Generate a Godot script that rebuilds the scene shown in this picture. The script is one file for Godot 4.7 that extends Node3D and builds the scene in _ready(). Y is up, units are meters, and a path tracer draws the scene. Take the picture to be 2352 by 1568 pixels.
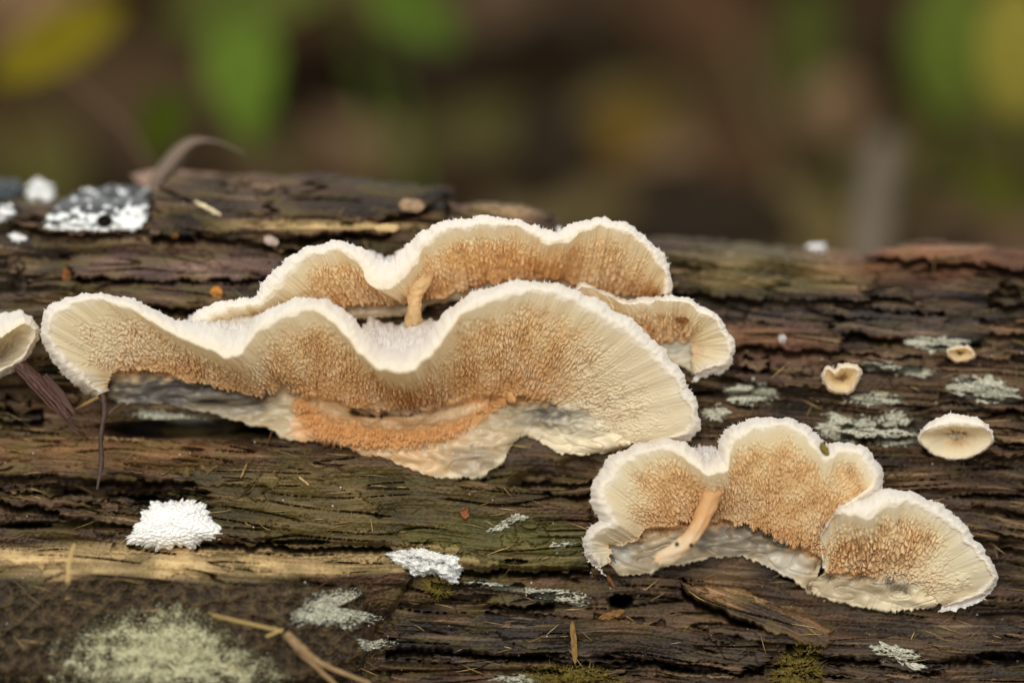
extends Node3D
# Fungi on a rotting log, close up. Lengths in metres; P() places a point by its spot on the plane of focus
# (a board 0.13 m wide, 2352 units across) and its height d (mm) above that plane.

const F := 0.46            # distance from the lens to the plane of focus
const K := 0.13 / 2352.0   # metres per unit on that plane
const PITCH := 0.4363      # the camera looks down 25 degrees

var cam_x: Transform3D
var rng := RandomNumberGenerator.new()
var nA := FastNoiseLite.new()
var nB := FastNoiseLite.new()
var nC := FastNoiseLite.new()
var nF := FastNoiseLite.new()
var wh := 0.0              # results of wood(): height in mm and colour
var wc := Color()
var pf := 0.0              # results of pore()
var pr := 0.0
var pa := 0.0
var slabs := []
var buckets := []
var jit := PackedFloat32Array()
var M := {}
var log_root: Node3D

# ------------------------------------------------------------------ helpers

func c(r: float, g: float, b: float) -> Color:
	return Color(r / 255.0, g / 255.0, b / 255.0).srgb_to_linear()

func P(x: float, y: float, d: float) -> Vector3:
	var k := K * (F - d * 0.001) / F
	return cam_x * Vector3((x - 1176.0) * k, (784.0 - y) * k, -(F - d * 0.001))

func sstep(a: float, b: float, x: float) -> float:
	var t := clampf((x - a) / (b - a), 0.0, 1.0)
	return t * t * (3.0 - 2.0 * t)

func lin(pts: Array, x: float) -> float:
	if x <= pts[0]:
		return pts[1]
	var i := 2
	while i < pts.size():
		if x < pts[i]:
			var t: float = (x - pts[i - 2]) / (pts[i] - pts[i - 2])
			return lerpf(pts[i - 1], pts[i + 1], t)
		i += 2
	return pts[pts.size() - 1]

func mat(rough: float, spec: float, back := 0.0, tint := Color.WHITE) -> StandardMaterial3D:
	var m := StandardMaterial3D.new()
	m.vertex_color_use_as_albedo = true
	m.roughness = rough
	m.metallic_specular = spec
	m.cull_mode = BaseMaterial3D.CULL_DISABLED
	if back > 0.0:
		m.backlight_enabled = true
		m.backlight = Color(back * tint.r, back * tint.g, back * tint.b)
	return m

func thing(called: String, label: String, category: String, at: Vector3, group := "", kind := "") -> Node3D:
	var o := Node3D.new()
	o.name = called
	add_child(o, true)
	o.position = at
	tag(o, label, category, group, kind)
	return o

func tag(o: Node, label: String, category: String, group := "", kind := "") -> void:
	if label:
		o.set_meta("label", label)
	if category:
		o.set_meta("category", category)
	if group:
		o.set_meta("group", group)
	if kind:
		o.set_meta("kind", kind)

func put(called: String, mesh: Mesh, m: Material, parent: Node3D) -> MeshInstance3D:
	var o := MeshInstance3D.new()
	o.name = called
	o.mesh = mesh
	o.material_override = m
	parent.add_child(o, true)
	return o

# a mesh from a grid of points (nu columns, nv rows, row by row); smooth normals; points are in the world, the mesh is about «at»
func grid(pos: PackedVector3Array, col: PackedColorArray, nu: int, nv: int, at: Vector3) -> ArrayMesh:
	var nor := normals(pos, nu, nv)
	var idx := PackedInt32Array()
	idx.resize((nu - 1) * (nv - 1) * 6)
	var k := 0
	for j in nv - 1:
		for i in nu - 1:
			var a := j * nu + i
			idx[k] = a
			idx[k + 1] = a + 1
			idx[k + 2] = a + nu
			idx[k + 3] = a + 1
			idx[k + 4] = a + nu + 1
			idx[k + 5] = a + nu
			k += 6
	var local := pos.duplicate()
	for i in local.size():
		local[i] -= at
	return arrays(local, nor, col, idx)

func arrays(pos: PackedVector3Array, nor: PackedVector3Array, col: PackedColorArray, idx: PackedInt32Array) -> ArrayMesh:
	var a := []
	a.resize(Mesh.ARRAY_MAX)
	a[Mesh.ARRAY_VERTEX] = pos
	a[Mesh.ARRAY_NORMAL] = nor
	a[Mesh.ARRAY_COLOR] = col
	a[Mesh.ARRAY_INDEX] = idx
	var m := ArrayMesh.new()
	m.add_surface_from_arrays(Mesh.PRIMITIVE_TRIANGLES, a)
	return m

func normals(pos: PackedVector3Array, nu: int, nv: int) -> PackedVector3Array:
	var nor := PackedVector3Array()
	nor.resize(pos.size())
	for j in nv:
		var jm := maxi(j - 1, 0) * nu
		var jp := mini(j + 1, nv - 1) * nu
		for i in nu:
			var du := pos[j * nu + mini(i + 1, nu - 1)] - pos[j * nu + maxi(i - 1, 0)]
			var dv := pos[jp + i] - pos[jm + i]
			var n := dv.cross(du) * 1e6
			nor[j * nu + i] = n.normalized() if n.length_squared() > 1e-9 else cam_x.basis.z
	return nor

# a shape gathered from loose pieces
class Bag:
	var pos := PackedVector3Array()
	var nor := PackedVector3Array()
	var col := PackedColorArray()
	var idx := PackedInt32Array()
	func spike(at: Vector3, dir: Vector3, n: Vector3, r: float, color: Color) -> void:
		var a := dir.cross(n)
		if a.length_squared() < 1e-12:
			a = Vector3.RIGHT
		a = a.normalized() * r
		var b := dir.normalized().cross(a)
		var k := pos.size()
		var tip := at + dir
		var soft := (n * 0.8 + dir.normalized() * 0.5).normalized()
		pos.append_array([at + a, at - a * 0.5 + b * 0.87, at - a * 0.5 - b * 0.87, tip])
		nor.append_array([(soft + a / r * 0.5).normalized(), (soft + b / r * 0.4).normalized(), (soft - b / r * 0.4).normalized(), soft])
		col.append_array([color, color, color, color])
		idx.append_array([k, k + 3, k + 1, k + 1, k + 3, k + 2, k + 2, k + 3, k])
	func tube(pts: PackedVector3Array, radii: PackedFloat32Array, color: Color, sides := 6, rough := 0.0, seed_ := 1) -> void:
		var k := pos.size()
		var r := RandomNumberGenerator.new()
		r.seed = seed_
		var n := pts.size()
		for i in n:
			var t := (pts[mini(i + 1, n - 1)] - pts[maxi(i - 1, 0)]).normalized()
			var a := t.cross(Vector3(0.31, 0.9, 0.3)).normalized()
			var b := t.cross(a)
			for s in sides:
				var w := TAU * s / sides
				var dir := a * cos(w) + b * sin(w)
				pos.append(pts[i] + dir * radii[i] * (1.0 + r.randf_range(-rough, rough)))
				nor.append(dir)
				var v := 1.0 + r.randf_range(-rough, rough)
				col.append(Color(color.r * v, color.g * v, color.b * v))
		for i in n - 1:
			for s in sides:
				var s2 := (s + 1) % sides
				var p := k + i * sides
				idx.append_array([p + s, p + sides + s, p + s2, p + s2, p + sides + s, p + sides + s2])
	func mesh(at: Vector3) -> ArrayMesh:
		for i in pos.size():
			pos[i] -= at
		var a := []
		a.resize(Mesh.ARRAY_MAX)
		a[Mesh.ARRAY_VERTEX] = pos
		a[Mesh.ARRAY_NORMAL] = nor
		a[Mesh.ARRAY_COLOR] = col
		a[Mesh.ARRAY_INDEX] = idx
		var m := ArrayMesh.new()
		m.add_surface_from_arrays(Mesh.PRIMITIVE_TRIANGLES, a)
		return m

# ------------------------------------------------------------------ wood

var DARK := c(29, 22, 16)
var MID := c(96, 71, 49)
var PALE := c(172, 143, 106)
# broad tones of the wood, and painted shade in one gap: x, y, half width, half height, strength, colour
var TONES := []
# hollows and bumps: x, y, half width, half height, mm
var CARVE := [
	[430, 985, 255, 24, -10.0], [600, 995, 80, 18, -7.0], [270, 1125, 230, 26, -4.5], [1425, 1381, 30, 15, -7.0], [1595, 1531, 80, 10, -6.0], [1230, 1120, 75, 50, -4.0],
	[900, 710, 150, 26, -4.0], [1330, 1075, 60, 35, -3.0], [60, 905, 160, 30, -3.0], 
	[180, 1205, 260, 9, -2.2], [2100, 1250, 300, 14, -3.0], [1800, 1110, 240, 10, -2.2], [1250, 1455, 420, 9, -2.6],
	[2000, 1500, 420, 10, -2.6], [1750, 905, 300, 8, -1.6], [2250, 1130, 160, 10, -2.2], [2330, 1420, 120, 16, -2.5],
	[1900, 770, 380, 8, -1.4], [2080, 690, 330, 10, -1.6], [600, 640, 330, 7, -1.5], [380, 660, 200, 8, -1.4],
	[900, 1350, 60, 14, -3.0], [100, 590, 160, 8, -1.2], [60, 520, 100, 9, -1.4], [1120, 1390, 300, 8, -2.0],
	[1150, 1545, 400, 10, -3.0], [1240, 950, 20, 10, -1.0],
]

func wood(x: float, y: float, sd: float) -> void:
	var yy := y - 0.06 * (x - 1176.0) + nA.get_noise_2d(x * 0.0022 + sd, y * 0.004) * 16.0
	var w1 := nB.get_noise_2d(x * 0.0035 + sd, yy * 0.02)
	# layers that break off one below the other
	var lay := yy / 58.0 + nA.get_noise_2d(x * 0.0028 + sd * 2.0, yy * 0.009) * 0.75 + nB.get_noise_2d(x * 0.02, yy * 0.02 + sd) * 0.22 + nC.get_noise_2d(x * 0.09, y * 0.07 + sd) * 0.06
	var fr := lay - floorf(lay)
	var lid := nC.get_noise_2d(floorf(lay) * 7.3 + sd, x * 0.005) * 0.5 + 0.5
	var step := (sstep(0.0, 0.05, fr) * (1.0 - 0.5 * fr) - 0.4) * (0.3 + lid * 1.2)
	var fib := nF.get_noise_2d(x * 0.0026 + sd, yy * 0.09)
	var fine := nC.get_noise_2d(x * 0.0075 + sd * 3.0, yy * 0.18)
	var crumb := nB.get_noise_2d(x * 0.08 + sd, y * 0.1)
	var cr := absf(nA.get_noise_2d(x * 0.0021 + sd * 5.0, yy * 0.03 + 40.0))
	var crack := 1.0 - sstep(0.0, 0.09, cr + crumb * 0.02)
	crack *= sstep(-0.05, 0.25, nB.get_noise_2d(x * 0.004 + 9.0, y * 0.012 + sd))
	wh = w1 * 0.9 + step * 1.5 + fib * 0.17 + fine * 0.09 + crumb * 0.11 - crack * 2.4
	var tone := clampf(0.4 + fib * 0.34 + fine * 0.28 + w1 * 0.35 + (lid - 0.5) * 0.8 + crumb * 0.12, 0.0, 1.0)
	wc = DARK.lerp(MID, tone)
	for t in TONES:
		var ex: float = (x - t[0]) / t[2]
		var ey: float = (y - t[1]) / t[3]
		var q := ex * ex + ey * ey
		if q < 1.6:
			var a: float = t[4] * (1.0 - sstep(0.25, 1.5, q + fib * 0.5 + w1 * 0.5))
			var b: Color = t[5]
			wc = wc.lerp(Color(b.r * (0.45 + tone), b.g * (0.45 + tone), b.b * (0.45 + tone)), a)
	# bleached fibres, rotten specks, a green film
	var hi := sstep(0.22, 0.55, nF.get_noise_2d(x * 0.003 + 50.0 + sd, yy * 0.05 + 7.0) + fine * 0.2) * 0.55
	wc = wc.lerp(PALE, hi * (0.35 + tone * 0.65) * lid)
	var sp := nC.get_noise_2d(x * 0.14 + 31.0, y * 0.17 + sd)
	if sp > 0.52:
		wc = wc.lerp(c(24, 18, 14), (sp - 0.52) * 2.4)
	var ms := sstep(0.12, 0.5, nB.get_noise_2d(x * 0.008 + 80.0, y * 0.024 + sd) + crumb * 0.3)
	wc = wc.lerp(c(88, 78, 36), ms * lerpf(0.42, 0.2, sstep(1200.0, 1500.0, x)))
	wc = wc.lerp(c(30, 22, 17), crack * 0.5)
	var face := sstep(1328.0, 1352.0, y + w1 * 14.0) * (1.0 - sstep(800.0, 900.0, x + crumb * 40.0))
	if face > 0.0:
		var g1 := nB.get_noise_2d(x * 0.03, y * 0.035)
		var g2 := nC.get_noise_2d(x * 0.11, y * 0.12)
		wh = lerpf(wh, w1 * 0.5 + g1 * 0.5 + g2 * 0.2 + crumb * 0.25 + fib * 0.1, face)
		wc = wc.lerp(c(38, 30, 21).lerp(c(86, 71, 46), clampf(0.35 + g1 * 0.6 + g2 * 0.45, 0.0, 1.0)), face * 0.85)
	for q in HOLES:
		var ex: float = (x - q[0]) / q[2]
		var ey: float = (y - q[1]) / q[3]
		var r := ex * ex + ey * ey + crumb * 0.3 + fib * 0.2
		if r < 1.2:
			var a := 1.0 - sstep(0.55, 1.1, r)
			wh -= q[4] * a
			wc = wc.lerp(c(18, 13, 10), a * 0.8)  # dark colour painted inside the holes to deepen their shade

const FLAT := [[900, 980, 520, 105], [430, 915, 260, 50], [1640, 1270, 340, 60], [2020, 1360, 200, 55]]
# worm holes and slits: x, y, half width, half height, depth in mm
const HOLES := [[1425, 1381, 29, 15, 11.0], [1595, 1533, 80, 11, 8.0], [1250, 1505, 60, 7, 5.0], [2300, 1505, 60, 9, 6.0], [690, 1245, 70, 6, 4.0], [1180, 1290, 30, 6, 3.0], [60, 1208, 60, 6, 4.0], [350, 1145, 120, 15, 5.0], [1580, 905, 60, 5, 3.0], [2140, 1275, 110, 7, 5.0], [1760, 1120, 50, 7, 4.0], [2280, 1140, 90, 6, 4.0]]
const TOP := [-300, 440, 0, 452, 100, 456, 345, 448, 400, 425, 1000, 450, 1030, 482, 1255, 497, 1290, 532, 1480, 545, 1600, 547, 1750, 562, 1900, 574, 2000, 584, 2030, 566, 2120, 557, 2200, 562, 2280, 574, 2352, 576, 2600, 590]
const BASE_L := [400, -17, 470, -13, 560, -10, 700, -8, 850, -7, 950, -8, 1050, -5, 1200, -3.5, 1350, -2, 1568, 1, 1800, 1]
const BASE_R := [520, -17, 600, -13, 700, -10, 850, -7.5, 1000, -6, 1200, -5, 1400, -4, 1568, -1, 1800, 0]

func base_d(x: float, y: float) -> float:
	var k := sstep(900.0, 1700.0, x)
	var d := lerpf(lin(BASE_L, y), lin(BASE_R, y), k)
	for q in CARVE:
		var ex: float = (x - q[0]) / q[2]
		var ey: float = (y - q[1]) / q[3]
		var r := ex * ex + ey * ey
		if r < 1.0:
			d += q[4] * (1.0 - r) * (1.0 - r) * 1.3 if r > 0.3 else q[4] * 0.64
	return d

func near_slabs(x: float) -> Array:
	var b := clampi(int((x + 1000.0) / 40.0), 0, 119)
	if buckets.is_empty():
		for i in 120:
			var l := []
			for s: Slab in slabs:
				if s.box.position.x - 12.0 < i * 40.0 - 960.0 and s.box.end.x + 12.0 > i * 40.0 - 1000.0:
					l.append(s)
			buckets.append(l)
	return buckets[b]

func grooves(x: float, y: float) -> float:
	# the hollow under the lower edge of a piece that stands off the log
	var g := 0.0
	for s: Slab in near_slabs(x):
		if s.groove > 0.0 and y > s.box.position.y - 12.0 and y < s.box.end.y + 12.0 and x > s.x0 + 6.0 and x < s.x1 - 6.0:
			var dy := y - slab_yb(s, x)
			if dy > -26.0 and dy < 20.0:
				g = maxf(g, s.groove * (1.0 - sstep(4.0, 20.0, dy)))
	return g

func log_top(x: float) -> float:
	return lin(TOP, x) + nB.get_noise_2d(x * 0.02, 3.0) * 5.0 + nC.get_noise_2d(x * 0.09, 8.0) * 2.5

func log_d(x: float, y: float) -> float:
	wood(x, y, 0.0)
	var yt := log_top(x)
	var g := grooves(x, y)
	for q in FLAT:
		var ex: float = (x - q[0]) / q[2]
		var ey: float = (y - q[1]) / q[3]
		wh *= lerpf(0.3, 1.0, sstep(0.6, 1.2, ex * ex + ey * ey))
	wc = wc.lerp(c(22, 16, 13), clampf(g * 0.12, 0.0, 0.6))  # shade under the pieces painted into the wood colour too
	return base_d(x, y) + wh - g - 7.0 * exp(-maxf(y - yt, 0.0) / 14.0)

class Slab:
	var top: Array
	var bot: Array
	var x0: float
	var x1: float
	var thick: float
	var sd: float
	var jag0: float
	var jag1: float
	var round_: float
	var flat: float
	var box: Rect2
	var tone := Color.WHITE
	var groove := 0.0
	var relief := 0.75
	var turn := 0.0
	var slope := 1.0
	var thin_from := 99999.0

func slab_ends(s: Slab, y: float) -> Vector2:
	var a := 0.6 * nC.get_noise_2d(y * 0.09, s.sd) + nB.get_noise_2d(y * 0.035, s.sd + 4.0)
	var b := 0.6 * nC.get_noise_2d(y * 0.09, s.sd + 9.0) + nB.get_noise_2d(y * 0.035, s.sd + 14.0)
	return Vector2(s.x0 + a * s.jag0 * 1.3, s.x1 + b * s.jag1)

func slab_yt(s: Slab, x: float) -> float:
	return lin(s.top, x) + nB.get_noise_2d(x * 0.018, s.sd + 1.0) * 5.0 + nC.get_noise_2d(x * 0.07, s.sd) * 3.0

func slab_yb(s: Slab, x: float) -> float:
	return lin(s.bot, x) + nB.get_noise_2d(x * 0.016, s.sd + 7.0) * 7.0 + nC.get_noise_2d(x * 0.06, s.sd + 3.0) * 4.0

func slab_d(s: Slab, x: float, y: float, yt: float, yb: float, ends: Vector2) -> float:
	if s.turn != 0.0:
		wood(s.x0 + (x - s.x0) * cos(s.turn) + (y - s.box.position.y) * sin(s.turn), s.box.position.y - (x - s.x0) * sin(s.turn) + (y - s.box.position.y) * cos(s.turn), s.sd)
	else:
		wood(x, y, s.sd)
	wc = wc * s.tone
	var e := minf(y - yt, (yb - y) / s.slope)
	var thick := s.thick * (1.0 - 0.55 * sstep(s.thin_from, s.x1, x))
	var ex := minf(x - ends.x, ends.y - x)
	var lift := (1.0 - exp(-maxf(e, 0.0) / s.round_)) * (1.0 - exp(-maxf(ex, 0.0) / (s.round_ * 1.2)))
	return base_d_smooth(x, y) * (1.0 - s.flat) + s.flat * base_d_smooth(x, (yt + yb) * 0.5) + thick * (0.45 + 0.55 * lift) * sstep(0.0, 0.25, (yb - y) / (yb - yt + 1.0) * (4.0 if s.slope <= 1.0 else 1.0)) + wh * s.relief

func base_d_smooth(x: float, y: float) -> float:
	return lerpf(lin(BASE_L, y), lin(BASE_R, y), sstep(900.0, 1700.0, x))

func surf_d(x: float, y: float) -> float:
	var d := log_d(x, y)
	for s: Slab in near_slabs(x):
		if not s.box.has_point(Vector2(x, y)):
			continue
		var ends := slab_ends(s, y)
		if x > ends.x + 2.0 and x < ends.y - 2.0:
			var yt := slab_yt(s, x)
			var yb := slab_yb(s, x)
			if y > yt + 1.0 and y < yb - 1.0:
				d = maxf(d, slab_d(s, x, y, yt, yb, ends))
	return d

func build_log() -> void:
	var at := P(1176, 900, -40)
	log_root = thing("rotting_log", "rotting dark brown log with layered splitting wood that carries all the fungi", "log", at)
	var xs := PackedFloat32Array()
	var x := -900.0
	while x < 3250.0:
		xs.append(x)
		x += 2.6 if x > -30.0 and x < 2382.0 else 40.0
	var nu := xs.size()
	var nf := 430
	var nb := 26
	var nd := 8
	var nv := nf + nb + nd
	var pos := PackedVector3Array()
	var col := PackedColorArray()
	pos.resize(nu * nv)
	col.resize(nu * nv)
	for i in nu:
		x = xs[i]
		var yt := log_top(x)
		# behind the top edge, down to the ground
		for j in nb:
			var a := PI * 0.78 * (1.0 - float(j) / nb)
			var r := 42.0
			var y := yt + r * 0.001 * (1.0 - cos(a)) / K
			wood(x, yt - a * 400.0, 0.0)
			pos[j * nu + i] = P(x, y, base_d(x, yt) - 7.0 - r * sin(a) * 1.25 + wh)
			col[j * nu + i] = wc
		for j in nf:
			var t := float(j) / (nf - 1)
			var y := yt + (1620.0 - yt) * (t * 0.86 + 0.14 * t * t)
			var d := log_d(x, y)
			pos[(nb + j) * nu + i] = P(x, y, d)
			col[(nb + j) * nu + i] = wc
		# below the frame the front turns under
		for j in nd:
			var t := float(j + 1) / nd
			wood(x, 1620.0 + t * 300.0, 0.0)
			pos[(nb + nf + j) * nu + i] = P(x, 1620.0 + 420.0 * t, 1.0 - 34.0 * t * t + wh)
			col[(nb + nf + j) * nu + i] = wc
	put("log_body", grid(pos, col, nu, nv, at), M.wood, log_root)

func add_slab(x0: float, x1: float, top: Array, bot: Array, thick: float, sd: float, jag0: float, jag1: float, round_ := 7.0, flat := 0.0) -> Slab:
	var s := Slab.new()
	s.x0 = x0
	s.x1 = x1
	s.top = top
	s.bot = bot
	s.thick = thick
	s.sd = sd
	s.jag0 = jag0
	s.jag1 = jag1
	s.round_ = round_ * 0.6
	s.flat = flat
	var lo := 1e9
	var hi := -1e9
	for q in top.size() / 2:
		lo = minf(lo, top[q * 2 + 1])
	for q in bot.size() / 2:
		hi = maxf(hi, bot[q * 2 + 1])
	s.box = Rect2(x0 - 2.0 * jag0, lo - 14.0, x1 - x0 + 2.0 * (jag0 + jag1), hi - lo + 28.0)
	if thick < 1.5:
		s.relief = 0.5
	slabs.append(s)
	return s

func build_slab(s: Slab, called: String, parent: Node3D, at: Vector3, m: Material, label := "") -> void:
	var h := 0.0
	for q in 5:
		h = maxf(h, lin(s.bot, lerpf(s.x0, s.x1, q / 4.0)) - lin(s.top, lerpf(s.x0, s.x1, q / 4.0)))
	var nu := int((s.x1 - s.x0 + 1.5 * (s.jag0 + s.jag1)) / 2.6) + 8
	var nv := int(h / 2.3) + 8
	var pos := PackedVector3Array()
	var col := PackedColorArray()
	pos.resize(nu * nv)
	col.resize(nu * nv)
	for j in nv:
		var v := clampf((j - 1.0) / (nv - 3.0), 0.0, 1.0)
		for i in nu:
			var u := clampf((i - 1.0) / (nu - 3.0), 0.0, 1.0)
			var x := lerpf(s.x0 - s.jag0 * 1.5, s.x1 + s.jag1 * 1.5, u)
			var yt := slab_yt(s, x)
			var yb := slab_yb(s, x)
			var y := lerpf(yt, yb, v)
			var ends := slab_ends(s, y)
			var d := slab_d(s, x, y, yt, yb, ends)
			if j == 0 or j == nv - 1 or i == 0 or i == nu - 1 or x < ends.x or x > ends.y:
				d = base_d_smooth(x, y) - 4.0
			pos[j * nu + i] = P(x, y, d)
			col[j * nu + i] = wc
	var o := put(called, grid(pos, col, nu, nv, at), m, parent)
	if label:
		o.set_meta("label", label)

# ------------------------------------------------------------------ fungi

func pore(x: float, y: float, rx: float, ry: float, size: float, stretch: float) -> void:
	# cells drawn out along (rx, ry): pf = gap between the two nearest, pr = place along the cell
	var gx := floorf(x / size)
	var gy := floorf(y / size)
	var f1 := 1e9
	var f2 := 1e9
	var near := 0.0
	var wide := 0.0
	for j in range(-2, 3):
		for i in range(-2, 3):
			var h := (int(gx + i) * 73 + int(gy + j) * 179) & 1023
			var px := (gx + i + jit[h]) * size - x
			var py := (gy + j + jit[h + 1024]) * size - y
			var db := (px * rx + py * ry) / stretch
			var da := px * ry - py * rx
			var q := da * da + db * db
			if q < f1:
				f2 = f1
				f1 = q
				near = -db
				wide = da
			elif q < f2:
				f2 = q
	pf = (sqrt(f2) - sqrt(f1)) / size
	pr = near / size
	pa = wide / size

func crom(a: float, b: float, cc: float, d: float, t: float) -> float:
	return 0.5 * (2.0 * b + (cc - a) * t + (2.0 * a - 5.0 * b + 4.0 * cc - d) * t * t + (3.0 * b - a - 3.0 * cc + d) * t * t * t)

# every row of «cols»: outer edge x y, inner edge x y, end of the pores x y, end of the base x y, height of outer and inner edge, where the top joins the wood (0: hidden)
# opt: pore, nu, np, e (height of the pore end over the wood), sd, size
func cap(root: Node3D, at: Vector3, cols: Array, opt: Dictionary) -> void:
	var n := cols.size()
	var closed: bool = opt.get("closed", false)
	var nu: int = opt.nu
	var np: int = opt.np
	var sd: float = opt.get("sd", 0.0)
	var amp: float = opt.get("amp", 0.36)
	var size: float = opt.get("size", 11.5)
	var eh: float = opt.get("e", 3.0)
	var bow: float = opt.get("bow", 1.12)
	var m0: float = opt.get("margin", 22.0)
	var deep: float = opt.get("deep", 1.0)
	var tint: Color = opt.get("tint", Color(1, 1, 1))
	var off: float = opt.get("off", 0.0)
	var fl: Array = opt.get("flush", [90000, 91000])
	var spots: Array = opt.get("spots", [])
	var slits: Array = opt.get("slits", [])
	var band: Array = opt.get("band", [])
	# spread the columns evenly along the rim
	var acc := PackedFloat32Array([0.0])
	for i in range(1, n):
		var a: Array = cols[i - 1]
		var b: Array = cols[i]
		acc.append(acc[i - 1] + 4.0 + 0.6 * Vector2(a[0] - b[0], a[1] - b[1]).length() + 0.4 * Vector2(a[2] - b[2], a[3] - b[3]).length())
	var nk := 12
	var nr := 16
	var ne: int = opt.get("ne", 30)
	var nv := nk + nr + np + ne
	var pos := PackedVector3Array()
	var col := PackedColorArray()
	var lift := PackedFloat32Array()
	var down := PackedVector3Array()
	pos.resize(nu * nv)
	col.resize(nu * nv)
	lift.resize(nu * nv)
	down.resize(nu * nv)
	var seg := 0
	var q := PackedFloat32Array()
	q.resize(11)
	var WHITE := c(252, 250, 246)
	var CREAM := c(251, 238, 202)
	var TAN := c(247, 213, 158)
	var RUST := c(225, 173, 115)
	var GREY := c(164, 144, 112)
	var down_v := (P(1000, 1010, 0) - P(1000, 1000, 0)) / 10.0
	for i in nu:
		var L := acc[n - 1] * i / (nu - 1)
		while seg < n - 2 and acc[seg + 1] < L:
			seg += 1
		var t := clampf((L - acc[seg]) / (acc[seg + 1] - acc[seg]), 0.0, 1.0)
		var c0: Array = cols[posmod(seg - 1, n - 1) if closed else maxi(seg - 1, 0)]
		var c1: Array = cols[seg]
		var c2: Array = cols[seg + 1]
		var c3: Array = cols[(seg + 2) % (n - 1) if closed else mini(seg + 2, n - 1)]
		for k in 11:
			q[k] = crom(c0[k], c1[k], c2[k], c3[k], t)
		# the edge is never quite even
		var nx := nB.get_noise_2d(L * 0.02 + sd, 1.0) * 5.0 + nC.get_noise_2d(L * 0.07 + sd, 5.0) * 2.0
		var nxr := nB.get_noise_2d(L * 0.02 + sd, 11.0) * 7.0 + nC.get_noise_2d(L * 0.1 + sd, 15.0) * 2.0
		if closed:
			nx *= 0.3
			nxr *= 0.25
		var ox := q[0] - q[4]
		var oy := q[1] - q[5]
		var ol := maxf(sqrt(ox * ox + oy * oy), 1.0)
		ox /= ol
		oy /= ol
		var tx := q[0] + ox * nx
		var ty := q[1] + oy * nx
		var rx := q[2] + ox * nxr
		var ry := q[3] + oy * nxr
		var ej := nC.get_noise_2d(L * 0.09 + sd, 25.0) * 7.0 + nB.get_noise_2d(L * 0.03 + sd, 28.0) * 6.0
		var ex := q[4] + ox * ej * 0.6
		var ey := q[5] - absf(oy) * ej
		var bj := nC.get_noise_2d(L * 0.11 + sd, 35.0) * 1.6 + nB.get_noise_2d(L * 0.03 + sd, 38.0) * 4.0
		var bx := q[6]
		var by := q[7]
		var dt := q[8]
		var dr := q[9]
		var db := base_d_smooth(bx, by) + 0.9 + off
		var de := base_d_smooth(ex, ey) + eh + off
		var kx := tx - ox * 16.0
		var ky := ty + 16.0 if c1[10] < 1.0 and c2[10] < 1.0 else lerpf(c1[10] if c1[10] > 0.0 else ty + 16.0, c2[10] if c2[10] > 0.0 else ty + 16.0, t)
		if c1[10] > 0.0 or c2[10] > 0.0:
			kx = tx
		if closed:
			kx = tx - ox * 7.0
			ky = ty - oy * 7.0
		var dk := base_d_smooth(kx, ky) + (2.2 if not closed else off + 0.6)
		var plen := Vector2(ex - rx, ey - ry).length()
		var dirx := (ex - rx) / maxf(plen, 1.0)
		var diry := (ey - ry) / maxf(plen, 1.0)
		var side := absf(dirx)
		var margin := m0 * (1.0 + 1.6 * sstep(0.55, 0.95, side))
		var j := 0
		for r in nk:        # top surface, from the wood out to the edge
			var s := float(r) / nk
			var o := j * nu + i
			var px := lerpf(kx, tx, s)
			var py := lerpf(ky, ty, s)
			pos[o] = P(px, py, lerpf(dk, dt, pow(s, 0.8)))
			lift[o] = nB.get_noise_2d(px * 0.06 + sd, py * 0.06) * 0.25 + nC.get_noise_2d(px * 0.2, py * 0.2) * 0.12
			col[o] = WHITE
			j += 1
		for r in nr:        # the thick white edge
			var s := float(r) / nr
			var o := j * nu + i
			var px := lerpf(tx, rx, s)
			var py := lerpf(ty, ry, s)
			pos[o] = P(px, py, lerpf(dt, dr, s) + 0.9 * sin(PI * s) )
			lift[o] = nB.get_noise_2d(px * 0.05 + sd, py * 0.05) * 0.1 + nC.get_noise_2d(px * 0.24, py * 0.24) * 0.05
			col[o] = WHITE.lerp(CREAM, 0.15 + 0.6 * s * s)
			j += 1
		for r in np:        # the pores
			var s := float(r) / np
			var o := j * nu + i
			var px := lerpf(rx, ex, s)
			var py := lerpf(ry, ey, s)
			var d := de + (dr - de) * pow(1.0 - s, bow)
			pos[o] = P(px, py, d)
			var dist := s * plen
			var g := sstep(margin * 0.2, margin * 2.8, dist + nB.get_noise_2d(px * 0.02, py * 0.02 + sd) * margin * 0.7)
			if g > 0.01:
				var wx := nB.get_noise_2d(px * 0.025 + sd, py * 0.025) * 6.0
				var wy := nB.get_noise_2d(px * 0.025 + sd, py * 0.025 + 70.0) * 6.0
				pore(px + wx, py + wy, dirx, diry, size, 2.7 + 0.2 * side)
				var teeth := clampf(sstep(0.25, 0.7, absf(diry)) * 0.9 + nB.get_noise_2d(px * 0.01, py * 0.01 + sd) * 0.5, 0.0, 1.0)
				var wall := 1.0 - sstep(0.02, 0.55, pf)
				var along := clampf(0.5 + pr * 0.9, 0.0, 1.0)
				var hgt := lerpf(wall * 0.85 + along * 0.4 - 0.35, sstep(0.0, 0.3, pf) * (0.15 + 0.95 * along) * (1.15 - 1.1 * minf(absf(pa) * 1.6, 0.8)) - 0.3, teeth)
				lift[o] = hgt * amp * g + nC.get_noise_2d(px * 0.13, py * 0.13) * 0.12 * g
				down[o] = (down_v * (0.4 + 0.6 * absf(diry)) + (P(px + dirx, py + diry, d) - P(px, py, d)) * 0.6) * (hgt * 5.0 * g)
			var paler := sstep(0.5, 1.0, side) * 0.55
			var k := WHITE.lerp(CREAM, 0.6 + 0.4 * sstep(0.0, margin * 0.5, dist))
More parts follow.
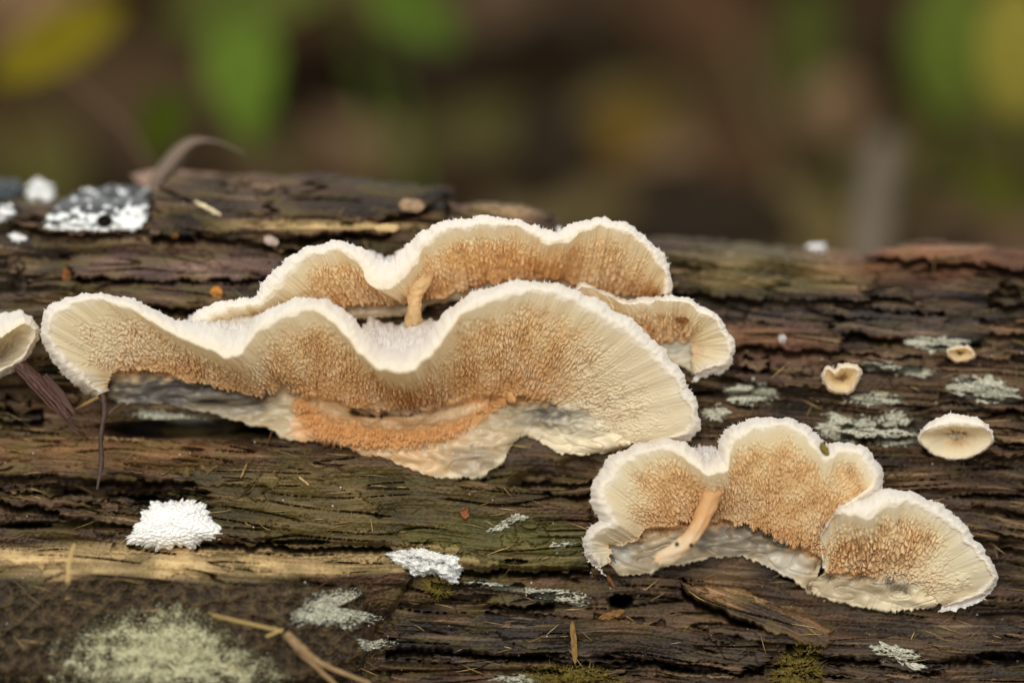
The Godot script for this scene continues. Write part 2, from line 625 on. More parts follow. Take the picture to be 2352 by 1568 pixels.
			k = k.lerp(TAN, clampf(sstep(margin * 0.2, margin * 3.4, dist) * (1.0 - paler), 0, 1))
			k = k.lerp(RUST, sstep(0.35, 1.0, s) * deep * (1.0 - paler) * 0.95).lerp(CREAM, sstep(fl[0], fl[1], ex) * sstep(0.3, 1.0, s) * 0.7)
			if r > np - 14 and ex > fl[0]:
				lift[o] *= lerpf(1.0, (np - r) / 14.0, sstep(fl[0], fl[1], ex))
				down[o] *= lerpf(1.0, (np - r) / 14.0, sstep(fl[0], fl[1], ex))
			var mott := nB.get_noise_2d(px * 0.012 + sd, py * 0.014)
			k = k.lerp(CREAM, clampf(mott * 0.4, 0, 0.3)).lerp(c(208, 158, 98), clampf(-mott * 0.7, 0, 0.4) * g * (1.0 - paler))
			col[o] = stain(k, px, py, spots, true)
			j += 1
		var flush := sstep(fl[0], fl[1], ex)
		var crest := nC.get_noise_2d(L * 0.05, 9.0)
		for r in ne:        # the pale base that lies on the wood
			var s := float(r) / (ne - 1)
			var o := j * nu + i
			var px := lerpf(q[4] + (ex - q[4]) * (1.0 - s) * (1.0 - s), bx, s)
			var py := lerpf(q[5] + (ey - q[5]) * (1.0 - s) * (1.0 - s), by + bj * s * s * s, s)
			var sd_ := base_d_smooth(px, py) + off
			var d := lerpf(lerpf(sd_ + 1.7, de, flush), db, s)
			d = lerpf(de, d, sstep(0.0, 0.12, s))
			if r == ne - 1:
				d = sd_ - 2.5 if not closed else d
			elif r == ne - 2:
				px = bx
				py = by + bj
			pos[o] = P(px, py, d)
			var nn := nB.get_noise_2d(px * 0.016 + sd, py * 0.03)
			lift[o] = (nn * 0.45 + nA.get_noise_2d(px * 0.02, py * 0.04) * 0.16 - 0.3 * exp(-pow(nA.get_noise_2d(px * 0.011 + sd, py * 0.03) * 9.0, 2.0)) + nC.get_noise_2d(px * 0.12, py * 0.12) * 0.02) * (1.0 - 0.7 * s) * (0.0 if closed else 1.0)
			var k := RUST.lerp(CREAM, flush).lerp(GREY.lerp(CREAM, flush * 0.45), sstep(0.02, 0.3, s)).lerp(CREAM, clampf(sstep(0.84, 1.0, s) * 0.5 + nn * 0.3, 0, 1))
			k = stain(k, px, py, spots)
			if band:
				var bd := band_near(px, py, band)
				var g := 1.0 - sstep(0.4, 1.15, bd.x + nC.get_noise_2d(px * 0.05, py * 0.05) * 0.25)
				if g > 0.0:
					pore(px, py, 0.15, 1.0, size * 0.85, 2.0)
					var hgt := sstep(0.0, 0.45, pf) * (0.3 + 0.8 * clampf(0.5 + pr * 0.9, 0, 1)) - 0.2
					lift[o] += g * (0.6 + hgt * amp * 2.2)
					down[o] = down_v * (hgt * 8.0 * g)
					k = k.lerp(c(208, 152, 94), g * 0.85)
			for q3 in slits:
				var ux: float = (px - q3[0]) / q3[2]
				var uy: float = (py - q3[1]) / q3[3]
				lift[o] -= q3[4] * (1.0 - sstep(0.4, 1.0, ux * ux + uy * uy))
			col[o] = k
			j += 1
	# lift the relief off the surface
	var nor := normals(pos, nu, nv)
	var rim := pos.duplicate()
	for o in pos.size():
		pos[o] += nor[o] * (lift[o] * 0.001) + down[o]
		col[o] = col[o] * tint
	var cut := (nk + nr + np) * nu
	put(opt.get("name", "cap"), grid(pos.slice(0, cut + nu), col.slice(0, cut + nu), nu, nk + nr + np + 1, at), M.fungus, root)
	put(opt.get("base", "base_skin"), grid(pos.slice(cut), col.slice(cut), nu, ne, at), M.skin, root)
	# the felt of hairs on the edge
	if opt.get("hair", 1.0) > 0.0:
		var bag := Bag.new()
		var r := RandomNumberGenerator.new()
		r.seed = int(sd * 10) + 5
		var count := int(acc[n - 1] * 2.0 * opt.get("hair", 1.0))
		var out_of := cam_x.basis.z
		for h in count:
			var i := r.randi_range(0, nu - 1)
			var s := r.randf() * 0.75
			if r.randf() < 0.5:
				s = r.randf_range(0.0, 0.18)
			elif r.randf() < 0.25:
				s = r.randf_range(0.0, 0.5)
			var j := clampi(nk - 3 + int(s * (nr + 3)), 0, nv - 1)
			var o := j * nu + i
			var a := rim[nk * nu + i]
			var b := rim[(nk + nr) * nu + i]
			if (a - b).length() < 9.0 * K:
				continue
			var outw := (a - b).normalized()
			var clump := nC.get_noise_2d(i * 0.35 * 900.0 / nu, j * 0.3)
			var along := rim[o] - rim[j * nu + maxi(i - 1, 0)]
			var dir := outw * (1.15 - 1.45 * s) + nor[o] * 0.55 + along.normalized() * (clump * 0.8) + Vector3(r.randf_range(-1, 1), r.randf_range(-1, 1), r.randf_range(-1, 1)) * 0.22
			var wild := clampf(0.5 + 1.2 * nB.get_noise_2d(i * 9.0 / nu, sd), 0.0, 1.0)
			var big := h % 7 == 0 and s < 0.2
			var ln := ((0.24 + 0.32 * r.randf()) * (0.45 + 0.8 * wild) if big else 0.05 + 0.1 * r.randf() + 0.06 * maxf(clump, 0.0)) * 0.001
			var sh := r.randf_range(0.92, 1.0)
			bag.spike(pos[o] - nor[o] * 0.00004, dir.normalized() * ln, nor[o], 0.00008 + 0.00004 * r.randf() if big else 0.00003 + 0.00003 * r.randf(), Color(WHITE.r * sh, WHITE.g * sh, WHITE.b * sh))
		var ho := put("hair_fringe", bag.mesh(at), M.hair, root)
		ho.set_meta("kind", "stuff")

func stain(k: Color, x: float, y: float, spots: Array, warm := false) -> Color:
	for t in spots:
		if warm and t[5].r - t[5].b < 0.2:
			continue
		var ex: float = (x - t[0]) / t[2]
		var ey: float = (y - t[1]) / t[3]
		var q := ex * ex + ey * ey
		if q < 1.7:
			var a: float = t[4] * (1.0 - sstep(0.3, 1.5, q + nB.get_noise_2d(x * 0.03, y * 0.05) * 0.7))
			k = k.lerp(t[5], a)
	return k

func band_near(x: float, y: float, band: Array) -> Vector2:
	# distance to the chain of points, in units of its half width there
	var best := 1e9
	for i in band.size() - 1:
		var a := Vector2(band[i][0], band[i][1])
		var b := Vector2(band[i + 1][0], band[i + 1][1])
		var ab := b - a
		var t := clampf((Vector2(x, y) - a).dot(ab) / ab.length_squared(), 0.0, 1.0)
		var w := lerpf(band[i][2], band[i + 1][2], t)
		best = minf(best, (Vector2(x, y) - a - ab * t).length() / w)
	return Vector2(best, 0)

# ------------------------------------------------------------------ crusts, mould and moss that lie on the wood

# outline: x y pairs; h: thickness in mm; holes: how much of it is gaps (-1 none ... 0.3 many)
func crust(called: String, label: String, category: String, pts: Array, h: float, a: Color, b: Color, opt := {}) -> Node3D:
	var cx := 0.0
	var cy := 0.0
	var n := pts.size() / 2
	for i in n:
		cx += pts[i * 2] / n
		cy += pts[i * 2 + 1] / n
	var at := P(cx, cy, base_d_smooth(cx, cy))
	var sd: float = opt.get("sd", cx)
	var holes: float = opt.get("holes", -1.0)
	var rough: float = opt.get("rough", 0.25)
	var scale: float = opt.get("grain", 0.07)
	var jag: float = opt.get("jag", 6.0)
	var per := 0.0
	for i in n:
		per += Vector2(pts[i * 2] - pts[((i + 1) % n) * 2], pts[i * 2 + 1] - pts[((i + 1) % n) * 2 + 1]).length()
	var d_mid := 0.0
	for i in n:
		d_mid += surf_d(lerpf(cx, pts[i * 2], 0.7), lerpf(cy, pts[i * 2 + 1], 0.7)) / n
	var nu := clampi(int(per / 3.0), 40, 520)
	var nv := clampi(int(per / 12.0), 12, 110)
	var pos := PackedVector3Array()
	var col := PackedColorArray()
	pos.resize(nu * nv)
	col.resize(nu * nv)
	for i in nu:
		var u := float(i % (nu - 1)) / (nu - 1) * n
		var k := int(u) % n
		var t := u - floorf(u)
		var p0 := posmod(k - 1, n) * 2
		var p1 := k * 2
		var p2 := (k + 1) % n * 2
		var p3 := (k + 2) % n * 2
		var ex := crom(pts[p0], pts[p1], pts[p2], pts[p3], t)
		var ey := crom(pts[p0 + 1], pts[p1 + 1], pts[p2 + 1], pts[p3 + 1], t)
		var e := Vector2(ex - cx, ey - cy)
		var an := float(i % (nu - 1)) * per / nu
		var rag := e.normalized() * (nC.get_noise_2d(an * 0.1, sd) * jag + nB.get_noise_2d(an * 0.035, sd + 5.0) * jag)
		for j in nv:
			var s := float(j) / (nv - 2)
			if j == nv - 1:
				s = 1.0
			var x := cx + e.x * s + rag.x * pow(s, 5.0)
			var y := cy + e.y * s + rag.y * pow(s, 5.0)
			var g := nB.get_noise_2d(x * scale + sd, y * scale * 1.5) + 0.5 * nC.get_noise_2d(x * scale * 3.0, y * scale * 3.6 + sd)
			var hh: float = h * (1.0 - pow(s, 3.0)) * opt.get("dome", 1.0) + h * (1.0 - opt.get("dome", 1.0)) + g * rough
			if holes > -1.0:
				var w := nF.get_noise_2d(x * 0.012 + sd, y * 0.05) * 0.6 + 0.5 * nC.get_noise_2d(x * 0.1, y * 0.16 + sd) - 0.6 * pow(s, 2.5)
				if opt.get("speckle", false):
					w = 0.56 + 0.9 * nC.get_noise_2d(x * 0.16, y * 0.18 + sd) + 0.35 * nB.get_noise_2d(x * 0.02, y * 0.03) - 0.9 * pow(s, 1.6)
				hh -= (1.0 - sstep(holes - 0.12, holes + 0.12, w)) * (h + 1.2)
			if opt.has("hole"):
				var ho: Array = opt.hole
				hh -= 6.0 * (1.0 - sstep(0.8, 1.15, Vector2((x - ho[0]) / ho[2], (y - ho[1]) / ho[3]).length()))
			if j == nv - 1:
				hh = -1.5
			var sf := surf_d(x, y)
			if opt.has("smooth"):
				sf = lerpf(sf, maxf(base_d_smooth(x, y) + 1.6, d_mid), opt.smooth)
			pos[j * nu + i] = P(x, y, sf + hh)
			var mixk := clampf(0.5 - g * 0.8, 0.0, 1.0)
			if opt.has("white_from"):
				var wf: float = opt.white_from
				mixk = clampf(1.3 - maxf(g, 0.0) * 1.3 - sstep(wf - 20.0, wf + 25.0, y + g * 20.0 + (x - cx) * 0.12) * 1.6, 0.0, 1.0)
			col[j * nu + i] = a.lerp(b, mixk)
	var o := put(called, grid(pos, col, nu, nv, at), M.skin if opt.get("glossy", false) else M.mould, self)
	o.position = at
	tag(o, label, category, opt.get("group", ""))
	if opt.get("spikes", 0) > 0:
		var bag := Bag.new()
		var r := RandomNumberGenerator.new()
		r.seed = int(sd)
		for q in opt.spikes:
			var i := r.randi_range(0, nu - 1)
			var j := nv - 2 - int(pow(r.randf(), 1.5) * nv * 0.8)
			var p := pos[j * nu + i]
			var e := pos[(nv - 2) * nu + i] - pos[0]
			var edge := float(j) / nv
			var dir := e.normalized() * edge + cam_x.basis.z * (1.05 - edge) + Vector3(r.randf_range(-1, 1), r.randf_range(-0.4, 1), r.randf_range(-1, 1)) * 0.4
			var ln: float = opt.get("len", 0.9) * r.randf_range(0.3, 1.0)
			var wd: float = opt.get("wide", 0.00012) * r.randf_range(0.5, 1.3)
			if opt.has("edge_len") and q % 12 == 0 and e.dot(cam_x.basis.y) > 0.0:
				j = nv - 2 - r.randi_range(0, 3)
				p = pos[j * nu + i]
				dir = (pos[(nv - 2) * nu + i] - pos[0]).normalized() + cam_x.basis.z * r.randf_range(0.0, 0.5)
				ln = opt.edge_len * r.randf_range(0.2, 1.0)
				wd *= 2.6
			bag.spike(p, dir.normalized() * ln * 0.001, (dir.normalized() + cam_x.basis.z + cam_x.basis.y * 0.5).normalized(), wd, a.lerp(b, r.randf() * 0.6))
		var f := put("fuzz", bag.mesh(at), M.hair if opt.get("white", false) else M.mould, o)
		f.set_meta("kind", "stuff")
	return o

# a bit of something lying on the wood: a bent flake seen from the front
func flake(called: String, label: String, category: String, x: float, y: float, ln: float, wd: float, turn: float, color: Color, lift := 0.5, group := "") -> MeshInstance3D:
	var nu := 13
	var nv := 7
	var pos := PackedVector3Array()
	var col := PackedColorArray()
	var d0 := surf_d(x, y) + lift
	var at := P(x, y, d0)
	for side in 2:
		for j in nv:
			for i in nu:
				var u := float(i) / (nu - 1) * 2.0 - 1.0
				var v := float(j) / (nv - 1) * 2.0 - 1.0
				var w := wd * sqrt(maxf(1.0 - pow(absf(u), 2.6), 0.02)) * (1.0 + 0.25 * nC.get_noise_2d(u * 3.0 + x, v * 2.0))
				var a := u * ln
				var b := v * w
				var px := x + a * cos(turn) - b * sin(turn)
				var py := y + a * sin(turn) + b * cos(turn)
				var th := (1.0 - v * v) * 0.18 + 0.25 * u * u + nC.get_noise_2d(px * 0.1, py * 0.1) * 0.2
				pos.append(P(px, py, d0 + th - (0.25 if side == 1 else 0.0)))
				var sh := 1.0 + 0.5 * nC.get_noise_2d(a * 0.06 + x, b * 0.5)
				col.append(Color(color.r * sh, color.g * sh, color.b * sh))
	var half := nu * nv
	var m := grid(pos.slice(0, half), col.slice(0, half), nu, nv, at)
	var st := SurfaceTool.new()
	st.append_from(m, 0, Transform3D())
	st.append_from(grid(pos.slice(half), col.slice(half), nu, nv, at), 0, Transform3D())
	var o := put(called, st.commit(), M.mould, self)
	o.position = at
	tag(o, label, category, group)
	return o

# a stem, straw or splinter through points x y d(above wood) radius(units)
func strand(pts: Array, color: Color, sides := 7, rough := 0.12) -> Bag:
	var bag := Bag.new()
	var ps := PackedVector3Array()
	var rs := PackedFloat32Array()
	var n := pts.size()
	for i in n - 1:
		var a: Array = pts[maxi(i - 1, 0)]
		var b: Array = pts[i]
		var e: Array = pts[i + 1]
		var f: Array = pts[mini(i + 2, n - 1)]
		var steps := 8
		for k in steps + (1 if i == n - 2 else 0):
			var t := float(k) / steps
			ps.append(P(crom(a[0], b[0], e[0], f[0], t), crom(a[1], b[1], e[1], f[1], t), crom(a[2], b[2], e[2], f[2], t)))
			rs.append(maxf(lerpf(b[3], e[3], t), 0.2) * K)
	bag.tube(ps, rs, color, sides, rough, int(pts[0][0]) + 3)
	return bag

func leaf(called: String, label: String, category: String, ax: float, ay: float, ad: float, bx: float, by: float, bd: float, wide: float, color: Color, m: Material, bend := 0.15, group := "", roll := 0.0) -> Node3D:
	var a := P(ax, ay, ad)
	var b := P(bx, by, bd)
	var root := thing(called, label, category, a, group)
	var axis := b - a
	var side := axis.cross(cam_x.basis.z).normalized().rotated(axis.normalized(), roll)
	var up := side.cross(axis).normalized()
	var nu := 15
	var nv := 25
	var pos := PackedVector3Array()
	var col := PackedColorArray()
	var w := wide * K * 1.3
	for j in nv:
		var t := float(j) / (nv - 1)
		var prof := pow(sin(PI * pow(t, 0.8)), 0.75) if t > 0.0 and t < 1.0 else 0.0
		for i in nu:
			var u := float(i) / (nu - 1) * 2.0 - 1.0
			var p := a + axis * t + up * (axis.length() * bend * sin(PI * t) + absf(u) * w * prof * 0.3) + side * (u * w * prof)
			p += up * nB.get_noise_2d(t * 4.0 + ax, u * 2.0) * w * 0.12
			pos.append(p)
			var vein := 0.85 + 0.2 * absf(sin((t * 9.0 - absf(u) * 2.0) * PI)) + 0.25 * nB.get_noise_2d(t * 5.0 + ax, u * 3.0)
			col.append(Color(color.r * vein, color.g * vein, color.b * vein))
	put("blade", grid(pos, col, nu, nv, a), m, root)
	var bag := Bag.new()
	var rib := PackedVector3Array()
	var rr := PackedFloat32Array()
	for j in 12:
		var t := float(j) / 11.0
		rib.append(a + axis * t + up * (axis.length() * bend * sin(PI * t) - w * 0.02))
		rr.append(w * 0.05 * (1.1 - t))
	bag.tube(rib, rr, Color(color.r * 1.3, color.g * 1.3, color.b * 1.3), 6)
	put("midrib", bag.mesh(a), m, root)
	return root

func stalk_to_ground(root: Node3D, from: Vector3, color: Color, r: float, lean := Vector3(0.01, 0, 0.01)) -> void:
	var bag := Bag.new()
	var pts := PackedVector3Array()
	var rr := PackedFloat32Array()
	for j in 10:
		var t := j / 9.0
		pts.append(from.lerp(Vector3(from.x, -0.002, from.z) + lean, t) + Vector3(0, 0, -0.01) * sin(PI * t))
		rr.append(r * (0.8 + 0.4 * t))
	bag.tube(pts, rr, color, 7)
	put("stem", bag.mesh(root.position), M.leaf, root)

# ------------------------------------------------------------------ the scene

func _ready() -> void:
	# camera: a long macro lens wide open
	var c0 := Vector3(0, 0.047, 0)
	cam_x = Transform3D(Basis(Vector3.RIGHT, -PITCH), c0 + Vector3(0, sin(PITCH), cos(PITCH)) * F)
	var cam := Camera3D.new()
	cam.name = "camera"
	add_child(cam)
	cam.transform = cam_x
	var lens := CameraAttributesPhysical.new()
	lens.frustum_focal_length = 12.0 / (784.0 * K / F)
	lens.frustum_focus_distance = F + 0.0005
	lens.frustum_near = 0.02
	lens.frustum_far = 60.0
	lens.exposure_aperture = 3.9
	cam.attributes = lens
	cam.fov = rad_to_deg(2.0 * atan(784.0 * K / F))
	cam.far = 60.0
	cam.near = 0.02
	cam.current = true
	# an overcast sky
	var env := Environment.new()
	env.tonemap_mode = Environment.TONE_MAPPER_LINEAR
	env.background_mode = Environment.BG_SKY
	env.sdfgi_enabled = true
	env.ssao_enabled = true
	env.ssil_enabled = true
	env.tonemap_exposure = 1.33
	var sm := ProceduralSkyMaterial.new()
	sm.sky_top_color = Color(0.86, 0.87, 0.88)
	sm.sky_horizon_color = Color(0.9, 0.9, 0.89)
	sm.ground_bottom_color = Color(0.2, 0.19, 0.16)
	sm.ground_horizon_color = Color(0.5, 0.48, 0.44)
	sm.sky_curve = 0.3
	var sky := Sky.new()
	sky.sky_material = sm
	env.sky = sky
	var we := WorldEnvironment.new()
	we.name = "world"
	we.environment = env
	add_child(we)
	var sun := DirectionalLight3D.new()
	sun.name = "sun"
	sun.light_energy = 0.5
	sun.light_color = Color(1.0, 0.98, 0.94)
	sun.light_angular_distance = 30.0
	sun.shadow_enabled = true
	add_child(sun)
	sun.rotation = Vector3(deg_to_rad(-47), deg_to_rad(-10), 0)

	# noises and materials
	rng.seed = 7
	for i in 2050:
		jit.append(rng.randf() * 0.76 + 0.12)
	for p in [[nA, 11, 0], [nB, 23, 0], [nC, 37, 0], [nF, 51, 2]]:
		var f: FastNoiseLite = p[0]
		f.seed = p[1]
		f.frequency = 1.0
		f.noise_type = FastNoiseLite.TYPE_SIMPLEX_SMOOTH
		f.fractal_type = FastNoiseLite.FRACTAL_FBM if p[2] > 0 else FastNoiseLite.FRACTAL_NONE
		f.fractal_octaves = maxi(p[2], 1)
	M.wood = mat(0.58, 0.38)
	M.fungus = mat(0.6, 0.35, 0.85, Color(1.0, 0.93, 0.8))
	M.skin = mat(0.34, 0.5, 0.3, Color(1.0, 0.9, 0.75))
	M.hair = mat(0.9, 0.2, 0.7)
	M.mould = mat(0.85, 0.3)
	M.leaf = mat(0.8, 0.12, 0.6)
	M.dry = mat(0.9, 0.12, 0.2)
	M.ground = mat(1.0, 0.08)
	var olive := c(98, 86, 44)
	var purple := c(96, 74, 70)
	var rust := c(122, 80, 56)
	var black := c(34, 28, 25)
	TONES = [
		[1780, 620, 250, 70, 0.75, olive], [800, 1170, 460, 120, 0.6, olive], [1150, 1255, 240, 70, 0.6, c(102, 100, 44)],
		[400, 615, 280, 50, 0.6, purple], [2120, 590, 320, 55, 0.7, rust], [1950, 720, 380, 55, 0.6, c(66, 58, 58)],
		[1750, 790, 160, 50, 0.6, rust], [1950, 830, 320, 50, 0.5, c(92, 68, 56)], [1750, 1500, 700, 80, 0.5, c(66, 54, 44)],
		[1150, 1460, 270, 80, 0.8, black], [740, 515, 230, 14, 0.8, c(170, 142, 96)], [250, 1040, 330, 42, 0.75, c(122, 88, 52)],
		[1300, 1110, 130, 70, 0.6, c(86, 68, 46)], [600, 450, 330, 40, 0.6, c(78, 66, 56)], [2150, 1150, 260, 60, 0.5, c(80, 62, 50)],
		[60, 640, 140, 130, 0.5, c(64, 56, 46)], [1520, 1420, 230, 40, 0.7, c(104, 80, 54)], [1000, 640, 320, 90, 0.4, c(70, 56, 50)],
		[2250, 1330, 160, 150, 0.5, c(64, 50, 42)], [1160, 490, 110, 30, 0.7, c(132, 108, 82)], [420, 1288, 680, 42, 0.95, c(190, 162, 114)], [790, 1460, 110, 34, 0.9, c(74, 46, 34)],
		[425, 987, 260, 20, 1.0, c(17, 13, 10)],  # shade of the gap under the large fungus, painted near-black
	]

	# the log and the pieces that break from it
	var sA := add_slab(343, 1020, [345, 440, 392, 406, 590, 404, 740, 400, 880, 416, 1020, 432], [345, 545, 700, 540, 900, 500, 1020, 462], 4.0, 3.1, 8, 14, 8.0)
	var sA2 := add_slab(520, 905, [520, 516, 905, 514], [520, 532, 700, 541, 905, 534], 5.2, 3.7, 20, 18, 5.0)
	var sB := add_slab(1028, 1270, [1030, 466, 1200, 466, 1270, 496], [1030, 530, 1270, 545], 3.0, 5.3, 6, 10, 8.0)
	var sC := add_slab(165, 690, [165, 584, 690, 586], [165, 640, 400, 646, 690, 642], 2.6, 7.7, 12, 30, 5.0)
	var sD := add_slab(205, 760, [205, 668, 330, 652, 760, 650], [205, 700, 450, 712, 760, 730], 2.2, 9.2, 30, 10, 6.0)
	var sE := add_slab(-200, 660, [-200, 1000, 0, 1000, 300, 1005, 660, 1040], [-200, 1085, 0, 1092, 330, 1100, 660, 1110], 0.8, 12.1, 10, 20, 12.0)
	var sF2 := add_slab(276, 760, [276, 1078, 480, 1070, 760, 1066], [276, 1092, 480, 1116, 760, 1124], 4.6, 16.9, 26, 40, 5.0)
	var sF := add_slab(440, 1362, [300, 1072, 440, 1012, 620, 1010, 880, 1052, 1000, 1096, 1150, 1110, 1362, 1160], [300, 1240, 900, 1262, 1060, 1310, 1362, 1312], 3.6, 15.4, 40, 10, 8.0)
	var sG := add_slab(-300, 940, [-300, 1232, 0, 1246, 250, 1272, 600, 1276, 940, 1296], [-300, 1640, 700, 1640, 830, 1560, 850, 1480, 900, 1410, 940, 1345], 6.8, 19.8, 5, 12, 16.0)
	var sH := add_slab(880, 1760, [880, 1425, 1100, 1408, 1400, 1425, 1760, 1470], [880, 1490, 1200, 1505, 1500, 1512, 1760, 1545], 2.4, 23.5, 25, 25, 9.0)
	var sI := add_slab(1560, 1912, [1560, 1338, 1700, 1352, 1912, 1442], [1560, 1352, 1700, 1428, 1850, 1482, 1912, 1486], 4.6, 27.2, 6, 12, 5.0)
	var sJ := add_slab(1800, 2600, [1800, 1405, 2100, 1420, 2600, 1420], [1800, 1505, 2050, 1520, 2600, 1500], 1.8, 29.9, 40, 5, 10.0)
	var sK := add_slab(1990, 2700, [1990, 582, 2120, 552, 2280, 568, 2700, 585], [1990, 590, 2300, 612, 2700, 625], 2.6, 33.3, 10, 5, 8.0)
	var sL := add_slab(1510, 2010, [1510, 640, 1700, 610, 2010, 660], [1510, 668, 1750, 690, 2010, 690], 2.0, 36.1, 25, 30, 6.0)
	var sN := add_slab(1900, 2260, [1900, 740, 2100, 728, 2260, 752], [1900, 762, 2100, 782, 2260, 792], 2.2, 41.0, 40, 25, 5.0)
	var sO := add_slab(1640, 1935, [1640, 742, 1935, 752], [1640, 792, 1935, 806], 1.6, 44.0, 20, 25, 5.0)
	var sQ := add_slab(880, 2500, [880, 1545, 1500, 1552, 2500, 1560], [880, 1640, 2500, 1640], 3.2, 47.0, 20, 5, 9.0)
	var flakes := []
	var fr := RandomNumberGenerator.new()
	fr.seed = 31
	while flakes.size() < 110:
		var ln := fr.randf_range(60, 330)
		var x := fr.randf_range(-60, 2400)
		var y := lerpf(lin(TOP, x + ln * 0.5) + 18.0, 1560.0, fr.randf())
		var mx := x + ln * 0.5
		if (mx > 60 and mx < 1640 and y > 700 and y < 1110) or (mx > 1300 and y > 960 and y < 1420 and y > 960 + (mx - 1900) * 0.6) or (mx < 1050 and y > 1215):
			continue
		var h := fr.randf_range(9, 30)
		var sl := 0.06 * ln + fr.randf_range(-8, 8)
		flakes.append(add_slab(x, x + ln, [x, y, x + ln * 0.4, y - fr.randf_range(0, 6) + sl * 0.4, x + ln, y + sl], [x, y + h * 0.5, x + ln * fr.randf_range(0.3, 0.7), y + h + sl * 0.5, x + ln, y + h * 0.6 + sl], fr.randf_range(1.1, 2.8), 60.0 + flakes.size() * 3.7, fr.randf_range(8, 30), fr.randf_range(8, 30), fr.randf_range(2.5, 5.0)))
	for p in [[sA, 3.5, 1.05, 0.8], [sA2, 2.5, 1.5, 0.5], [sB, 2.5, 1.2, 0.7], [sC, 4.0, 1.15, 0.35], [sD, 3.5, 1.0, 0.5], [sE, 2.5, 1.15, 0.6], [sF, 4.5, 1.0, 0.75], [sF2, 4.5, 1.15, 0.55], [sG, 0.0, 1.0, 0.85], [sH, 4.5, 0.75, 0.7], [sI, 6.0, 1.6, 0.35], [sJ, 4.0, 0.9, 0.6], [sK, 3.0, 1.1, 0.7], [sL, 2.5, 1.0, 0.6], [sN, 3.5, 1.2, 0.45], [sO, 3.0, 1.2, 0.5], [sQ, 3.0, 0.9, 0.7]]:
		var sl: Slab = p[0]
		sl.groove = p[1]
		sl.tone = Color(p[2], p[2], p[2])
		sl.relief = p[3]
	sI.turn = 0.33
	sG.slope = 6.0
	sG.thin_from = 620.0
	sI.tone = Color(1.75, 1.68, 1.5)
	for s: Slab in flakes:
		s.turn = fr.randf_range(-0.12, 0.12)
		var k := fr.randf_range(0.7, 1.35)
		s.tone = Color(k * fr.randf_range(0.95, 1.08), k, k * fr.randf_range(0.9, 1.05))
		s.groove = fr.randf_range(0.0, 3.0)
		s.relief = 0.4
	build_log()
	var lat := log_root.position
	for p in [[sA, "wood_slab", "dark layered slab along the top edge of the log"], [sA2, "wood_layer", ""], [sB, "wood_slab", "pale weathered broken end beside the upper fungus"], [sC, "wood_layer", "smooth purple brown layer with a broken lip"], [sD, "wood_layer", ""], [sE, "wood_layer", "glossy amber brown layer"],
			[sF, "wood_slab", "olive slab with a jagged left end and a sawn looking right end"], [sG, "wood_slab", "thick front ledge with a tan upper edge"], [sF2, "wood_layer", "pointed pale edged layer on the left of the olive slab"], [sH, "wood_slab", ""], [sI, "wood_chip", "tilted grey brown chip"], [sJ, "wood_slab", ""],
			[sK, "wood_slab", "rust brown splinter ridge on the far edge"], [sL, "wood_layer", ""], [sN, "wood_layer", ""], [sO, "wood_layer", ""], [sQ, "wood_slab", ""]]:
		build_slab(p[0], p[1], log_root, lat, M.wood, p[2])
	for s: Slab in flakes:
		build_slab(s, "wood_flake", log_root, lat, M.wood)
	build_fungi()
	build_crusts()
	build_bits()
	build_background()

